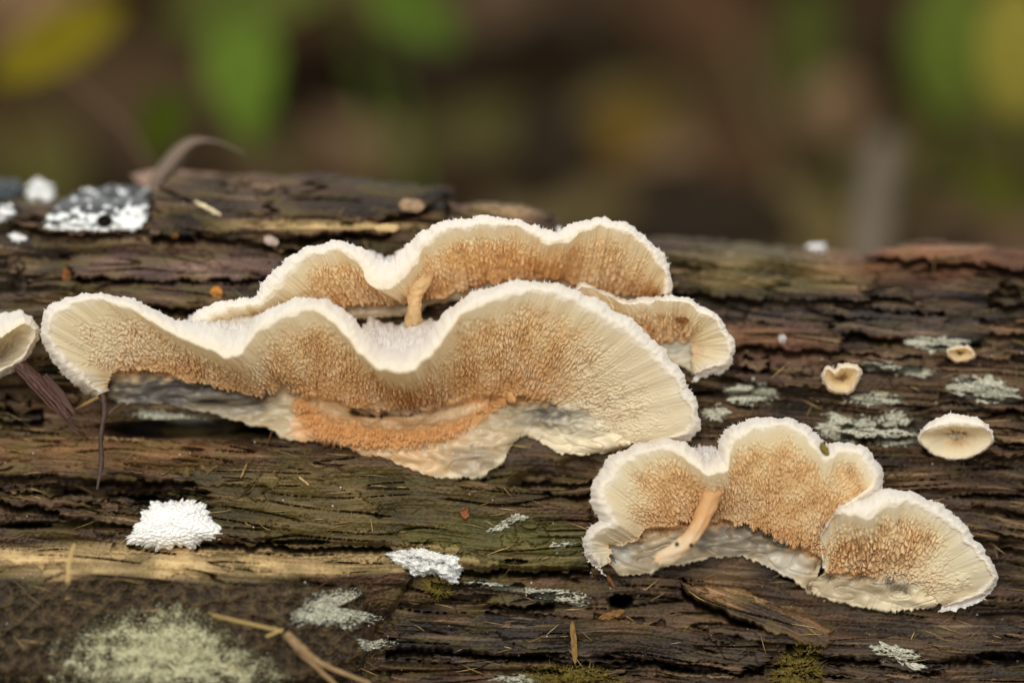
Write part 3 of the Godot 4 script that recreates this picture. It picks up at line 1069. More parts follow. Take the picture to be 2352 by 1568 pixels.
func build_fungi() -> void:
	var grey := c(122, 112, 96)
	var slate := c(84, 80, 74)
	var cream := c(236, 216, 176)
	var pink := c(222, 178, 142)
	# 1 the large bracket
	var at := P(850, 1000, -6)
	var root := thing("shelf_fungus", "largest cream shelf fungus with wavy white rim across the middle of the log", "fungus", at, "wavy shelf fungi on the log")
	var big := [
		[222, 908, 238, 902, 246, 892, 250, 918, -3, -2.5, 0], [165, 875, 188, 856, 250, 862, 252, 916, -1, 0, 0], [112, 815, 142, 805, 262, 852, 256, 919, 0.5, 1.5, 0],
		[92, 760, 116, 762, 282, 849, 262, 923, 1, 2.5, 0], [105, 714, 130, 734, 312, 849, 282, 926, 1, 3, 0], [150, 684, 166, 706, 352, 851, 322, 926, 1, 3, 0],
		[215, 672, 216, 692, 402, 860, 382, 931, 1, 3, 0], [285, 682, 282, 704, 452, 878, 442, 941, 1, 3.5, 0], [345, 706, 340, 734, 502, 891, 492, 951, 1, 4, 0],
		[400, 731, 392, 764, 546, 901, 532, 963, 1, 4.5, 0], [450, 744, 436, 784, 576, 906, 562, 973, 1, 5, 716], [500, 752, 482, 804, 602, 910, 592, 981, 1, 5.5, 708],
		[545, 762, 530, 822, 622, 902, 622, 988, 1, 6, 704], [577, 744, 566, 797, 652, 884, 650, 1006, 1, 5.5, 706], [612, 714, 592, 765, 692, 896, 690, 1016, 1.5, 5, 0],
		[665, 690, 642, 734, 742, 906, 730, 1014, 1.5, 4.5, 0], [720, 683, 702, 718, 792, 921, 780, 1022, 1.5, 4.5, 0], [770, 697, 752, 732, 832, 935, 820, 1042, 1.5, 5, 0],
		[812, 730, 788, 764, 862, 938, 860, 1057, 2, 6, 0], [848, 772, 824, 808, 892, 938, 890, 1072, 2.5, 7, 728], [882, 798, 864, 842, 922, 935, 920, 1084, 2.5, 7.5, 740],
		[916, 806, 911, 854, 952, 935, 950, 1094, 2.5, 8, 744], [957, 792, 958, 842, 986, 930, 985, 1099, 2.5, 7.5, 740], [992, 750, 1003, 797, 1012, 925, 1020, 1101, 2.5, 7, 730],
		[1030, 710, 1038, 747, 1042, 915, 1060, 1099, 2, 6, 0], [1080, 675, 1086, 709, 1086, 905, 1095, 1101, 2, 5, 0], [1140, 654, 1141, 690, 1130, 900, 1130, 1082, 2, 4.5, 0],
		[1210, 645, 1206, 678, 1160, 901, 1155, 1062, 2, 4, 0], [1280, 651, 1266, 683, 1186, 906, 1166, 1042, 2, 4, 0], [1350, 678, 1331, 708, 1212, 909, 1176, 1024, 1.5, 3.5, 0],
		[1420, 714, 1397, 744, 1242, 916, 1191, 1007, 1, 3, 0], [1482, 760, 1457, 788, 1276, 923, 1206, 1000, 0.5, 2.5, 0], [1536, 815, 1512, 838, 1302, 930, 1226, 1006, 0, 2, 0],
		[1576, 870, 1552, 886, 1340, 945, 1238, 1016, 0, 1.5, 0], [1600, 925, 1578, 930, 1380, 965, 1266, 1033, -0.5, 1, 0], [1608, 972, 1586, 968, 1405, 985, 1296, 1045, -1, 0, 0],
		[1590, 1000, 1568, 988, 1425, 1000, 1340, 1047, -2, -1, 0], [1540, 1012, 1524, 1004, 1440, 1010, 1385, 1041, -2.5, -2, 0], [1480, 1022, 1472, 1018, 1450, 1016, 1430, 1032, -3, -3, 0],
	]
	cap(root, at, big, {"nu": 1240, "np": 134, "ne": 56, "sd": 1.0, "slits": [[890, 945, 95, 11, 2.6], [520, 925, 90, 9, 1.2]], "e": 3.6, "flush": [1230, 1320], "spots": [
		[390, 905, 150, 36, 1.0, slate], [530, 925, 110, 30, 0.9, grey], [440, 950, 160, 12, 0.5, c(186, 176, 152)], [1262, 958, 120, 26, 0.9, slate], [1340, 985, 70, 20, 0.6, grey], [1010, 955, 150, 26, 0.7, c(198, 170, 134)], [830, 1000, 210, 66, 0.85, c(184, 142, 96)], [1080, 1010, 110, 30, 0.6, c(206, 170, 130)],
		[1150, 985, 100, 50, 0.6, c(182, 166, 134)], [980, 1065, 130, 30, 0.8, c(204, 166, 118)], [1080, 1060, 60, 34, 0.6, grey], [655, 950, 40, 70, 0.7, c(184, 168, 136)], [1450, 960, 160, 60, 0.4, c(250, 236, 206)], [1300, 1028, 90, 14, 0.7, c(236, 220, 186)],
		[700, 985, 30, 40, 0.7, c(214, 160, 108)], [250, 780, 130, 60, 0.6, c(248, 232, 198)], [1420, 840, 130, 80, 0.4, c(248, 232, 198)]], "band": [[690, 930, 26], [740, 985, 34], [830, 1005, 30], [930, 1012, 26], [1040, 990, 24], [1110, 950, 18], [1172, 908, 12]]})
	# 2 the upper bracket
	at = P(1000, 690, -6)
	root = thing("shelf_fungus", "upper cream shelf fungus with two arched lobes against the blurred background", "fungus", at, "wavy shelf fungi on the log")
	var upper := [
		[437, 737, 447, 744, 480, 747, 500, 750, -2, -1.5, 0], [460, 712, 482, 736, 522, 746, 530, 754, -1.5, -0.5, 0], [520, 690, 532, 716, 562, 739, 570, 757, -1, 0, 0],
		[578, 683, 590, 705, 612, 729, 620, 752, -1, 0, 0], [598, 660, 626, 688, 662, 706, 660, 742, -1, 0, 0], [626, 622, 652, 654, 722, 706, 720, 737, -1, 0.5, 0],
		[680, 578, 697, 606, 772, 703, 770, 737, -1, 0.5, 0], [740, 557, 746, 582, 822, 699, 820, 734, -1, 0.5, 0], [800, 558, 796, 587, 862, 698, 860, 730, -1, 1, 0],
		[850, 580, 830, 614, 890, 697, 890, 727, -1, 1.5, 575], [878, 598, 839, 641, 906, 695, 905, 725, -0.5, 2.2, 588], [892, 600, 868, 662, 926, 693, 922, 727, -0.5, 2.6, 590],
		[906, 596, 904, 656, 942, 692, 936, 727, -0.5, 2.2, 586], [934, 562, 946, 620, 966, 687, 956, 727, -1, 1.5, 562], [966, 533, 976, 570, 1002, 682, 986, 702, -1, 1, 0],
		[1030, 508, 1036, 535, 1062, 662, 1050, 692, -1, 0.5, 0], [1120, 497, 1120, 522, 1132, 646, 1130, 678, -1, 0.5, 0], [1200, 508, 1196, 532, 1192, 638, 1190, 672, -1, 0.5, 0],
		[1258, 528, 1250, 556, 1232, 635, 1230, 670, -1, 1, 0], [1285, 529, 1281, 562, 1257, 633, 1255, 667, -1, 1.2, 520], [1310, 516, 1320, 545, 1287, 641, 1280, 670, -1.5, 1, 0],
		[1345, 505, 1350, 527, 1322, 651, 1310, 674, -2, 0.5, 0], [1390, 503, 1390, 522, 1362, 661, 1350, 682, -2, 0.2, 0], [1450, 520, 1441, 539, 1402, 669, 1395, 692, -2, 0, 0],
		[1500, 555, 1486, 569, 1442, 673, 1440, 697, -2.5, -0.5, 0], [1532, 600, 1514, 609, 1472, 681, 1480, 702, -3, -1, 0], [1544, 645, 1526, 645, 1502, 677, 1510, 702, -3, -2, 0], [1538, 673, 1526, 673, 1516, 686, 1525, 704, -4, -3, 0],
	]
	cap(root, at, upper, {"nu": 920, "np": 84, "ne": 16, "sd": 2.0, "e": 3.0, "deep": 0.8, "size": 11.0, "margin": 16.0, "spots": [[1180, 600, 200, 40, 0.4, c(242, 194, 128)], [1420, 610, 110, 60, 0.4, c(232, 214, 178)]]})
	put("drip_stalk", horn([[964, 616, -4.0, 50], [957, 650, -3.0, 34], [952, 682, -3.0, 22], [951, 710, -3.0, 18], [950, 738, -4.4, 24]], c(244, 210, 154), c(232, 204, 152), at), M.fungus, root)
	# 3 the lobe behind on the right
	at = P(1560, 820, -6)
	root = thing("shelf_fungus", "small rounded cream shelf fungus with a brown speck, tucked behind the largest one", "fungus", at, "wavy shelf fungi on the log")
	var right := [
		[1320, 668, 1330, 674, 1345, 692, 1360, 722, -4, -3.5, 0], [1340, 650, 1348, 663, 1402, 737, 1420, 772, -4, -3, 0], [1395, 672, 1401, 684, 1452, 762, 1470, 802, -4, -2.5, 0],
		[1445, 690, 1450, 706, 1492, 776, 1500, 822, -3.5, -2, 0], [1475, 684, 1480, 704, 1512, 781, 1520, 832, -3, -1.5, 0], [1530, 676, 1530, 696, 1537, 779, 1540, 838, -2.5, -1, 0],
		[1590, 688, 1584, 705, 1562, 776, 1560, 843, -2.5, -1, 0], [1640, 720, 1628, 733, 1577, 779, 1575, 847, -2.5, -1, 0], [1675, 760, 1660, 767, 1587, 786, 1585, 852, -3, -1.5, 0],
		[1690, 805, 1673, 803, 1592, 796, 1592, 854, -3, -2, 0], [1676, 838, 1657, 829, 1592, 806, 1596, 857, -3.5, -2.5, 0], [1625, 851, 1617, 841, 1590, 816, 1594, 859, -4, -3.5, 0], [1596, 861, 1593, 853, 1587, 841, 1589, 861, -5, -4.5, 0],
	]
	cap(root, at, right, {"nu": 420, "np": 56, "ne": 26, "sd": 3.0, "e": 2.2, "deep": 0.5, "amp": 0.55, "size": 11.0, "margin": 20.0, "spots": [[1560, 800, 50, 30, 0.8, c(176, 172, 158)], [1590, 835, 60, 25, 0.6, c(214, 206, 186)]]})
	# 4 the lower right bracket: two lobes grown together and a hollow horn
	at = P(1780, 1280, -4)
	root = thing("shelf_fungus", "lower right shelf fungus of three scalloped lobes with a hollow horn hanging under it", "fungus", at, "wavy shelf fungi on the log")
	var low := [
		[1376, 1308, 1386, 1299, 1400, 1292, 1420, 1318, -2, -1.5, 0], [1346, 1275, 1372, 1266, 1402, 1264, 1430, 1321, -1, 0, 0], [1338, 1240, 1368, 1242, 1400, 1252, 1440, 1323, 0, 1, 0],
		[1358, 1212, 1392, 1226, 1432, 1246, 1450, 1323, 0.5, 2, 0], [1376, 1194, 1422, 1206, 1462, 1236, 1460, 1323, 1, 2.5, 0], [1358, 1165, 1405, 1170, 1482, 1208, 1480, 1319, 1, 3, 0],
		[1355, 1130, 1392, 1135, 1502, 1206, 1500, 1315, 1, 3, 0], [1372, 1085, 1408, 1104, 1532, 1206, 1520, 1306, 0.5, 2.5, 0], [1410, 1045, 1438, 1069, 1557, 1201, 1545, 1301, 0, 2.5, 0],
		[1460, 1020, 1475, 1045, 1582, 1199, 1575, 1296, 0, 2.5, 0], [1520, 1008, 1525, 1032, 1602, 1196, 1600, 1289, 0, 2.5, 0], [1570, 1015, 1561, 1044, 1617, 1196, 1625, 1284, 0, 3, 0],
		[1606, 1040, 1596, 1073, 1632, 1196, 1650, 1283, 0, 3.5, 1020], [1630, 1054, 1640, 1090, 1647, 1196, 1670, 1281, 0, 4, 1028], [1646, 1040, 1672, 1076, 1667, 1196, 1690, 1281, 0, 3.5, 1024],
		[1655, 1010, 1679, 1040, 1692, 1201, 1705, 1281, 0, 3, 0], [1676, 982, 1696, 1009, 1722, 1209, 1725, 1286, 0, 3, 0], [1720, 965, 1728, 991, 1752, 1221, 1750, 1296, 0, 2.5, 0],
		[1790, 958, 1786, 984, 1782, 1236, 1775, 1311, 0, 2.5, 0], [1850, 975, 1838, 999, 1812, 1246, 1800, 1323, 0, 2.5, 0], [1884, 1005, 1869, 1026, 1842, 1256, 1825, 1332, 0, 3, 0],
		[1898, 1028, 1888, 1053, 1860, 1261, 1840, 1347, 0, 3, 1012], [1908, 1020, 1912, 1050, 1867, 1263, 1848, 1353, 0, 3, 0], [1945, 1016, 1945, 1038, 1872, 1263, 1852, 1358, 0, 2.5, 0],
		[1990, 1030, 1976, 1051, 1874, 1264, 1854, 1360, 0, 2.5, 0], [2022, 1073, 2001, 1084, 1877, 1266, 1856, 1361, 0, 2.5, 0], [2029, 1112, 2003, 1110, 1882, 1268, 1858, 1362, 0, 2.5, 0],
		[2016, 1132, 1978, 1132, 1888, 1272, 1860, 1363, 0.5, 3, 0], [1960, 1160, 1935, 1160, 1894, 1278, 1862, 1364, 1, 3, 0],
	]
	cap(root, at, low, {"nu": 1080, "np": 108, "ne": 46, "sd": 4.0, "e": 3.4, "deep": 0.75, "size": 11.0, "margin": 18.0, "name": "upper_lobes", "spots": [
		[1470, 1285, 110, 40, 0.85, c(150, 136, 112)], [1700, 1245, 150, 36, 0.9, grey], [1420, 1260, 40, 40, 0.5, c(206, 208, 196)], [1800, 1300, 60, 30, 0.7, c(196, 190, 176)], [1690, 1150, 60, 50, 0.4, c(216, 178, 132)]]})
	var low2 := [
		[1890, 1300, 1893, 1297, 1902, 1312, 1842, 1346, -2.2, -2, 0], [1886, 1236, 1891, 1234, 1926, 1310, 1862, 1361, -0.6, -0.2, 0], [1908, 1188, 1916, 1190, 1938, 1311, 1874, 1366, 1.2, 2, 0], [1926, 1164, 1936, 1182, 1951, 1312, 1886, 1372, 2, 4, 0],
		[1956, 1148, 1957, 1188, 1971, 1315, 1911, 1380, 2, 4.6, 1132], [1996, 1132, 1996, 1187, 1991, 1318, 1936, 1387, 1.5, 4.4, 1118], [2050, 1124, 2046, 1167, 2016, 1322, 1966, 1394, 1, 3.5, 0],
		[2105, 1133, 2091, 1157, 2041, 1328, 1996, 1397, 0.5, 2.5, 0], [2165, 1160, 2142, 1181, 2061, 1332, 2021, 1400, 0, 2, 0], [2215, 1205, 2188, 1216, 2081, 1335, 2046, 1404, 0, 1.5, 0],
		[2255, 1253, 2230, 1262, 2090, 1340, 2060, 1405, -0.5, 1, 0], [2283, 1300, 2264, 1304, 2108, 1348, 2078, 1404, -1, 0.5, 0], [2291, 1335, 2272, 1334, 2126, 1358, 2095, 1403, -1.5, -0.5, 0],
		[2270, 1363, 2248, 1356, 2142, 1368, 2112, 1400, -2, -1.5, 0], [2215, 1385, 2200, 1375, 2152, 1378, 2130, 1396, -2.5, -2, 0], [2165, 1391, 2164, 1387, 2156, 1384, 2148, 1393, -3, -3, 0],
	]
	cap(root, at, low2, {"nu": 480, "np": 90, "ne": 34, "sd": 5.0, "e": 2.6, "flush": [1960, 2070], "deep": 0.8, "size": 11.0, "margin": 22.0, "amp": 0.75, "name": "lower_lobe", "spots": [
		[1990, 1350, 110, 30, 0.8, c(164, 148, 118)], [2080, 1330, 60, 30, 0.6, grey], [2180, 1365, 80, 26, 0.7, cream], [1890, 1345, 40, 30, 0.5, c(190, 172, 138)]]})
	put("horn", horn([[1644, 1082, -2.5, 48], [1639, 1116, -0.4, 38], [1628, 1154, 0.9, 27], [1608, 1198, 2.0, 21], [1580, 1243, 3.6, 21], [1542, 1273, 4.2, 22], [1506, 1290, 4.6, 18]], c(228, 182, 126), c(240, 224, 190), at), M.fungus, root)
	for p in [[1555, 1249, 5], [1588, 1252, 5]]:
		var hole := SphereMesh.new()
		hole.radius = p[2] * K
		hole.height = p[2] * K * 2.0
		hole.radial_segments = 12
		hole.rings = 6
		var o := put("pinhole", hole, flat_mat(c(40, 30, 24)), root)
		o.position = P(p[0], p[1], 5.1 if p[0] < 1570 else 4.75) - at
	# 5 at the left edge
	at = P(-20, 830, -5)
	root = thing("shelf_fungus", "small white shelf fungus cut off by the left edge of the photo", "fungus", at, "wavy shelf fungi on the log")
	var left := [
		[-70, 790, -55, 815, -45, 824, -42, 838, -3, -1, 0], [-25, 735, -15, 785, -35, 826, -36, 840, -2.5, 1, 0], [12, 717, 14, 768, -28, 828, -30, 842, -2.5, 1.5, 0], [45, 713, 45, 750, -22, 830, -26, 844, -2.5, 1, 0],
		[70, 722, 67, 743, -18, 832, -22, 846, -2.5, 0.5, 0], [85, 750, 73, 758, -16, 834, -20, 848, -2.5, -0.5, 0], [81, 787, 68, 785, -18, 836, -22, 850, -3, -1, 0], [58, 825, 50, 815, -22, 838, -26, 852, -3, -1.5, 0],
		[25, 850, 20, 838, -28, 840, -30, 853, -3.5, -2, 0], [-20, 864, -20, 852, -36, 842, -38, 854, -4, -3, 0], [-70, 860, -60, 850, -45, 842, -46, 854, -4.5, -4, 0],
	]
	cap(root, at, left, {"nu": 220, "np": 40, "ne": 12, "sd": 6.0, "e": 1.2, "deep": 0.1, "amp": 0.1, "spots": [[10, 800, 60, 60, 0.7, c(196, 184, 158)], [0, 825, 40, 25, 0.7, c(120, 116, 108)]]})
	# 6-8 young ones on the right
	ring_cap("shelf_fungus", "shell shaped white young fungus near the right edge, above the lower right shelf fungus", 2197, 1000, [
		[2110, 1003, 2117, 1001], [2130, 973, 2136, 992], [2165, 956, 2168, 984], [2200, 950, 2200, 980], [2240, 959, 2236, 983], [2270, 978, 2266, 990], [2284, 1002, 2278, 1002],
		[2272, 1028, 2267, 1024], [2235, 1049, 2232, 1044], [2195, 1056, 2195, 1051], [2150, 1046, 2153, 1041], [2120, 1024, 2126, 1020]], 7.0, {"hair": 0.3, "spots": [[2195, 995, 50, 14, 0.5, c(232, 212, 172)], [2190, 1025, 80, 26, 0.6, c(232, 232, 222)]]}, 4.5)
	ring_cap("cup_fungus", "small cream cup shaped fungus with a notched rim and side lobe", 1935, 872, [
		[1889, 872, 1899, 872], [1893, 846, 1903, 852], [1908, 842, 1914, 858], [1918, 848, 1920, 864], [1930, 834, 1932, 850], [1955, 836, 1952, 850], [1976, 846, 1966, 856], [1978, 862, 1966, 866],
		[1968, 885, 1958, 880], [1955, 902, 1950, 893], [1932, 906, 1932, 896], [1908, 898, 1913, 889]], 8.0, {"hair": 0.12, "tint": c(252, 244, 226), "spots": [[1935, 870, 22, 16, 0.5, c(232, 210, 160)]]}, 3.2)
	ring_cap("cup_fungus", "tiny cream ring shaped cup fungus near the right edge of the log", 2206, 813, [
		[2174, 810, 2184, 810], [2182, 799, 2190, 805], [2200, 794, 2203, 802], [2222, 796, 2219, 804], [2238, 806, 2228, 810], [2240, 820, 2228, 818], [2222, 830, 2216, 824], [2195, 830, 2198, 824], [2180, 822, 2189, 818]], 9.0, {"hair": 0.12, "tint": c(248, 238, 214), "spots": [[2206, 814, 20, 9, 0.9, c(130, 104, 64)]]}, 2.2)

# a knobbly hollow tube through points x y d radius
func horn(pts: Array, k0: Color, k1: Color, at: Vector3) -> ArrayMesh:
	var nu := 33
	var nv := 76
	var n := pts.size()
	var pos := PackedVector3Array()
	var col := PackedColorArray()
	for j in nv:
		var inner := j > 67
		var t := minf(j / 67.0, 1.0) if not inner else 1.0 - (j - 67) * 0.022
		var q := clampf(t, 0.0, 0.9999) * (n - 1)
		var i := int(q)
		var f := q - i
		var p := []
		for k in 4:
			p.append(crom(pts[maxi(i - 1, 0)][k], pts[i][k], pts[i + 1][k], pts[mini(i + 2, n - 1)][k], f))
		var i2 := int(clampf(t + 0.02, 0.0, 0.9999) * (n - 1))
		var along := (P(pts[i + 1][0], pts[i + 1][1], pts[i + 1][2]) - P(pts[i][0], pts[i][1], pts[i][2])).normalized()
		var a := along.cross(cam_x.basis.z).normalized()
		var b := along.cross(a)
		for k in nu:
			var w := TAU * k / (nu - 1)
			var lump := 1.0 + 0.16 * nB.get_noise_3d(cos(w) * 1.3, sin(w) * 1.3, t * 7.0 + pts[0][0]) + 0.07 * nC.get_noise_3d(cos(w) * 3.5, sin(w) * 3.5, t * 20.0)
			var r: float = p[3] * 0.86 * K * lump * (0.62 if inner else 1.0)
			var end := along * (nC.get_noise_2d(k * 0.6, 3.0 + pts[0][0]) * 0.0006 * sstep(0.9, 1.0, t))
			pos.append(P(p[0], p[1], p[2]) + (a * cos(w) + b * sin(w)) * r + end)
			var shade := k0.lerp(k1, sstep(0.45, 0.85, t + 0.12 * nB.get_noise_2d(w, t * 6.0)))
			col.append(shade.lerp(c(226, 176, 128), clampf(nB.get_noise_3d(cos(w), sin(w), t * 5.0 + 30.0) * 0.7, 0.0, 0.5)))
	return grid(pos, col, nu, nv, at)

func flat_mat(k: Color) -> StandardMaterial3D:
	var m := StandardMaterial3D.new()
	m.albedo_color = k.linear_to_srgb()
	m.roughness = 0.9
	return m

func ring_cap(called: String, label: String, cx: float, cy: float, pts: Array, sd: float, opt: Dictionary, h: float) -> void:
	var d0 := surf_d(cx, cy)
	for p in pts:
		d0 = maxf(d0, surf_d(lerpf(p[2], cx, 0.6), lerpf(p[3], cy, 0.6)))
	var at := P(cx, cy, d0)
	var root := thing(called, label, "fungus", at, "young fungi on the right of the log")
	var cols := []
	for i in pts.size() + 1:
		var p: Array = pts[i % pts.size()]
		var top: float = clampf((cy - p[1]) / 45.0, -1.0, 1.0)
		cols.append([p[0], p[1], p[2], p[3], lerpf(p[2], cx, 0.75), lerpf(p[3], cy - 4.0, 0.8), cx, cy - 2.0, d0 + h * (0.45 + 0.3 * top), d0 + h * (0.62 + 0.38 * top), 0])
	var o := {"nu": 200, "np": 26, "ne": 8, "sd": sd, "e": 1.0, "deep": 0.15, "amp": 0.0, "closed": true, "margin": 14.0, "hair": 0.5, "off": d0 - base_d_smooth(cx, cy) - 0.4}
	o.merge(opt, true)
	cap(root, at, cols, o)

func build_crusts() -> void:
	var w := c(250, 250, 248)
	var w2 := c(238, 238, 234)
	crust("mould_tuft", "bright white fluffy mould tuft on the wood above the tan ledge", "mould",
		[288, 1238, 315, 1205, 335, 1165, 385, 1150, 420, 1152, 465, 1150, 478, 1180, 508, 1228, 470, 1245, 440, 1258, 370, 1262, 320, 1256], 3.2, w, w2, {"smooth": 0.95, "spikes": 90, "rough": 0.26, "grain": 0.1, "len": 0.14, "edge_len": 1.0, "white": true, "jag": 8.0, "wide": 0.00005, "group": "white mould tufts"})
	crust("mould_tuft", "white lumpy mould tuft at the broken right end of the tan ledge", "mould",
		[890, 1270, 930, 1262, 960, 1256, 995, 1268, 1035, 1272, 1064, 1290, 1058, 1325, 1045, 1342, 1015, 1330, 1000, 1318, 960, 1322, 915, 1296], 3.4, w, w2, {"smooth": 0.8, "spikes": 900, "rough": 0.9, "grain": 0.045, "len": 0.2, "edge_len": 0.6, "white": true, "jag": 5.0, "wide": 0.00006, "group": "white mould tufts"})
	crust("slime_crust", "grey and white wet crust with a round hole on the far left of the log", "mould",
		[95, 520, 130, 470, 180, 440, 250, 425, 330, 428, 345, 450, 335, 500, 310, 530, 270, 528, 240, 530, 222, 530, 150, 528], 1.1, c(236, 238, 236), c(58, 60, 60), {"glossy": true, "smooth": 0.5, "rough": 0.12, "grain": 0.03, "jag": 4.0, "hole": [240, 508, 17, 14], "white_from": 492.0})
	crust("white_blob", "blurred white blob behind the grey crust at the far left", "mould", [60, 440, 70, 420, 95, 414, 120, 425, 126, 445, 105, 456, 75, 456], 1.7, w, w2, {"rough": 0.2, "group": "white blobs at the far left"})
	crust("white_blob", "white blob touching the left edge of the photo, below the dark grey lump", "mould", [-20, 490, 0, 472, 25, 472, 36, 488, 24, 502, -5, 508], 1.4, w, w2, {"rough": 0.2, "group": "white blobs at the far left"})
	crust("grey_lump", "dark grey rounded lump in the upper left corner of the log", "mould", [-60, 440, -30, 415, 10, 412, 45, 418, 55, 440, 30, 455, -30, 460], 3.0, c(96, 102, 104), c(52, 56, 58), {"rough": 0.3})
	crust("mould_speck", "little white mould speck in a row below the grey crust", "mould", [20, 542, 40, 535, 60, 542, 58, 552, 35, 551], 0.6, w, w2, {"rough": 0.25, "grain": 0.12})
	crust("white_blob", "small white blob on the far top edge of the log, right of the upper fungus", "mould", [1853, 572, 1862, 563, 1880, 559, 1896, 565, 1903, 574, 1880, 578], 2.4, w, w2, {"rough": 0.2})
	# lichens: pale grey green crusts
	var l := c(206, 205, 188)
	var l2 := c(142, 140, 118)
	var g := "pale lichen crusts on the log"
	var rows := [
		["wide pale lichen crust on the front ledge, in the lower left corner", [110, 1500, 180, 1440, 260, 1405, 330, 1395, 420, 1385, 500, 1420, 570, 1480, 640, 1520, 680, 1575, 600, 1620, 300, 1640, 130, 1620], 0.7, 0.0],
		["lichen patch in the hollow under the broken end of the ledge", [665, 1430, 700, 1375, 770, 1350, 830, 1355, 815, 1375, 740, 1390, 820, 1400, 880, 1420, 800, 1440, 720, 1435], 0.8, -0.25],
		["crumbly lichen strip along the foot of the olive slab", [1060, 1330, 1100, 1328, 1180, 1345, 1260, 1350, 1345, 1360, 1350, 1392, 1290, 1385, 1220, 1370, 1130, 1352, 1070, 1350], 0.9, -0.3],
		["lichen fleck on the olive slab above its lichen strip", [1115, 1215, 1150, 1200, 1185, 1175, 1215, 1185, 1190, 1208, 1140, 1222], 0.5, -0.2],
		["lichen patch left of the notched cup fungus", [1670, 890, 1720, 880, 1775, 885, 1785, 915, 1740, 935, 1685, 920], 0.6, -0.25],
		["lichen streak to the right of the notched cup fungus", [1975, 830, 2030, 832, 2080, 840, 2150, 850, 2130, 868, 2060, 860, 1985, 848], 0.6, -0.2],
		["largest lichen crust beside the shell shaped fungus", [1870, 985, 1900, 940, 1930, 960, 2000, 955, 2070, 945, 2110, 990, 2120, 1020, 2060, 1028, 1980, 1020, 1900, 1010], 0.6, -0.2],
		["round lichen patch near the right edge, under the tiny ring cup", [2175, 900, 2200, 868, 2260, 862, 2330, 890, 2350, 920, 2300, 930, 2220, 915], 0.7, -0.3],
		["lichen strip directly left of the tiny ring cup", [2080, 775, 2130, 772, 2200, 778, 2250, 785, 2200, 800, 2130, 805, 2090, 795], 0.6, -0.25],
		["lichen patch close to the right tip of the largest fungus", [1612, 945, 1640, 930, 1675, 935, 1680, 960, 1640, 965, 1615, 960], 0.6, -0.25],
		["lichen scrap below the notched cup fungus", [1930, 915, 1980, 900, 2060, 905, 2070, 925, 2000, 935, 1945, 930], 0.5, -0.1],
		["lichen fringe hanging under the left part of the largest fungus", [285, 945, 340, 940, 420, 950, 500, 965, 520, 975, 430, 975, 340, 965, 290, 955], 0.6, -0.15],
		["lichen patch at the lower right, right of the tilted chip", [2005, 1480, 2060, 1478, 2110, 1500, 2140, 1530, 2110, 1545, 2060, 1515, 2010, 1500], 0.6, -0.2],
		["lichen flecks on the dark wood right of the ledge hollow", [815, 1465, 860, 1470, 900, 1455, 910, 1480, 850, 1500, 820, 1490], 0.6, -0.05],
		["lichen strip on the bottom edge of the photo", [1110, 1560, 1180, 1545, 1300, 1550, 1380, 1560, 1300, 1580, 1150, 1580], 0.7, -0.2],
		["small yellowish lichen on the right end of the olive slab", [1255, 1245, 1285, 1238, 1315, 1245, 1300, 1262, 1265, 1262], 0.5, -0.2],
	]
	for r in rows:
		crust("lichen_patch", r[0], "lichen", r[1], r[2] * 0.6, c(212, 209, 176) if r[1][0] < 150 else l, c(148, 144, 110) if r[1][0] < 150 else l2, {"speckle": r[1][0] < 900, "jag": 10.0, "holes": r[3] - (0.46 if r[1][0] > 1500 else 0.25), "rough": 0.16, "grain": 0.13, "dome": 0.3, "group": g, "sd": r[1][0] * 0.37})
	# moss
	var mg := c(128, 112, 52)
	var md := c(78, 66, 32)
	for r in [["brown green moss tuft under the tilted chip", [1770, 1550, 1800, 1490, 1850, 1470, 1895, 1490, 1900, 1560, 1850, 1600, 1790, 1600], 2.5], ["moss tuft on the bottom edge of the photo, left of the chip's moss", [1180, 1560, 1260, 1525, 1360, 1520, 1420, 1545, 1430, 1600, 1300, 1620, 1200, 1610], 1.6],
			["moss cushion beside the white lumpy mould", [975, 1330, 1020, 1325, 1035, 1350, 1010, 1385, 985, 1370], 1.2]] :
		crust("moss_tuft", r[0], "moss", r[1], r[2], mg, md, {"spikes": 1200, "rough": 0.5, "grain": 0.1, "len": 1.3, "group": "moss on the log", "holes": -0.4, "wide": 0.00007})

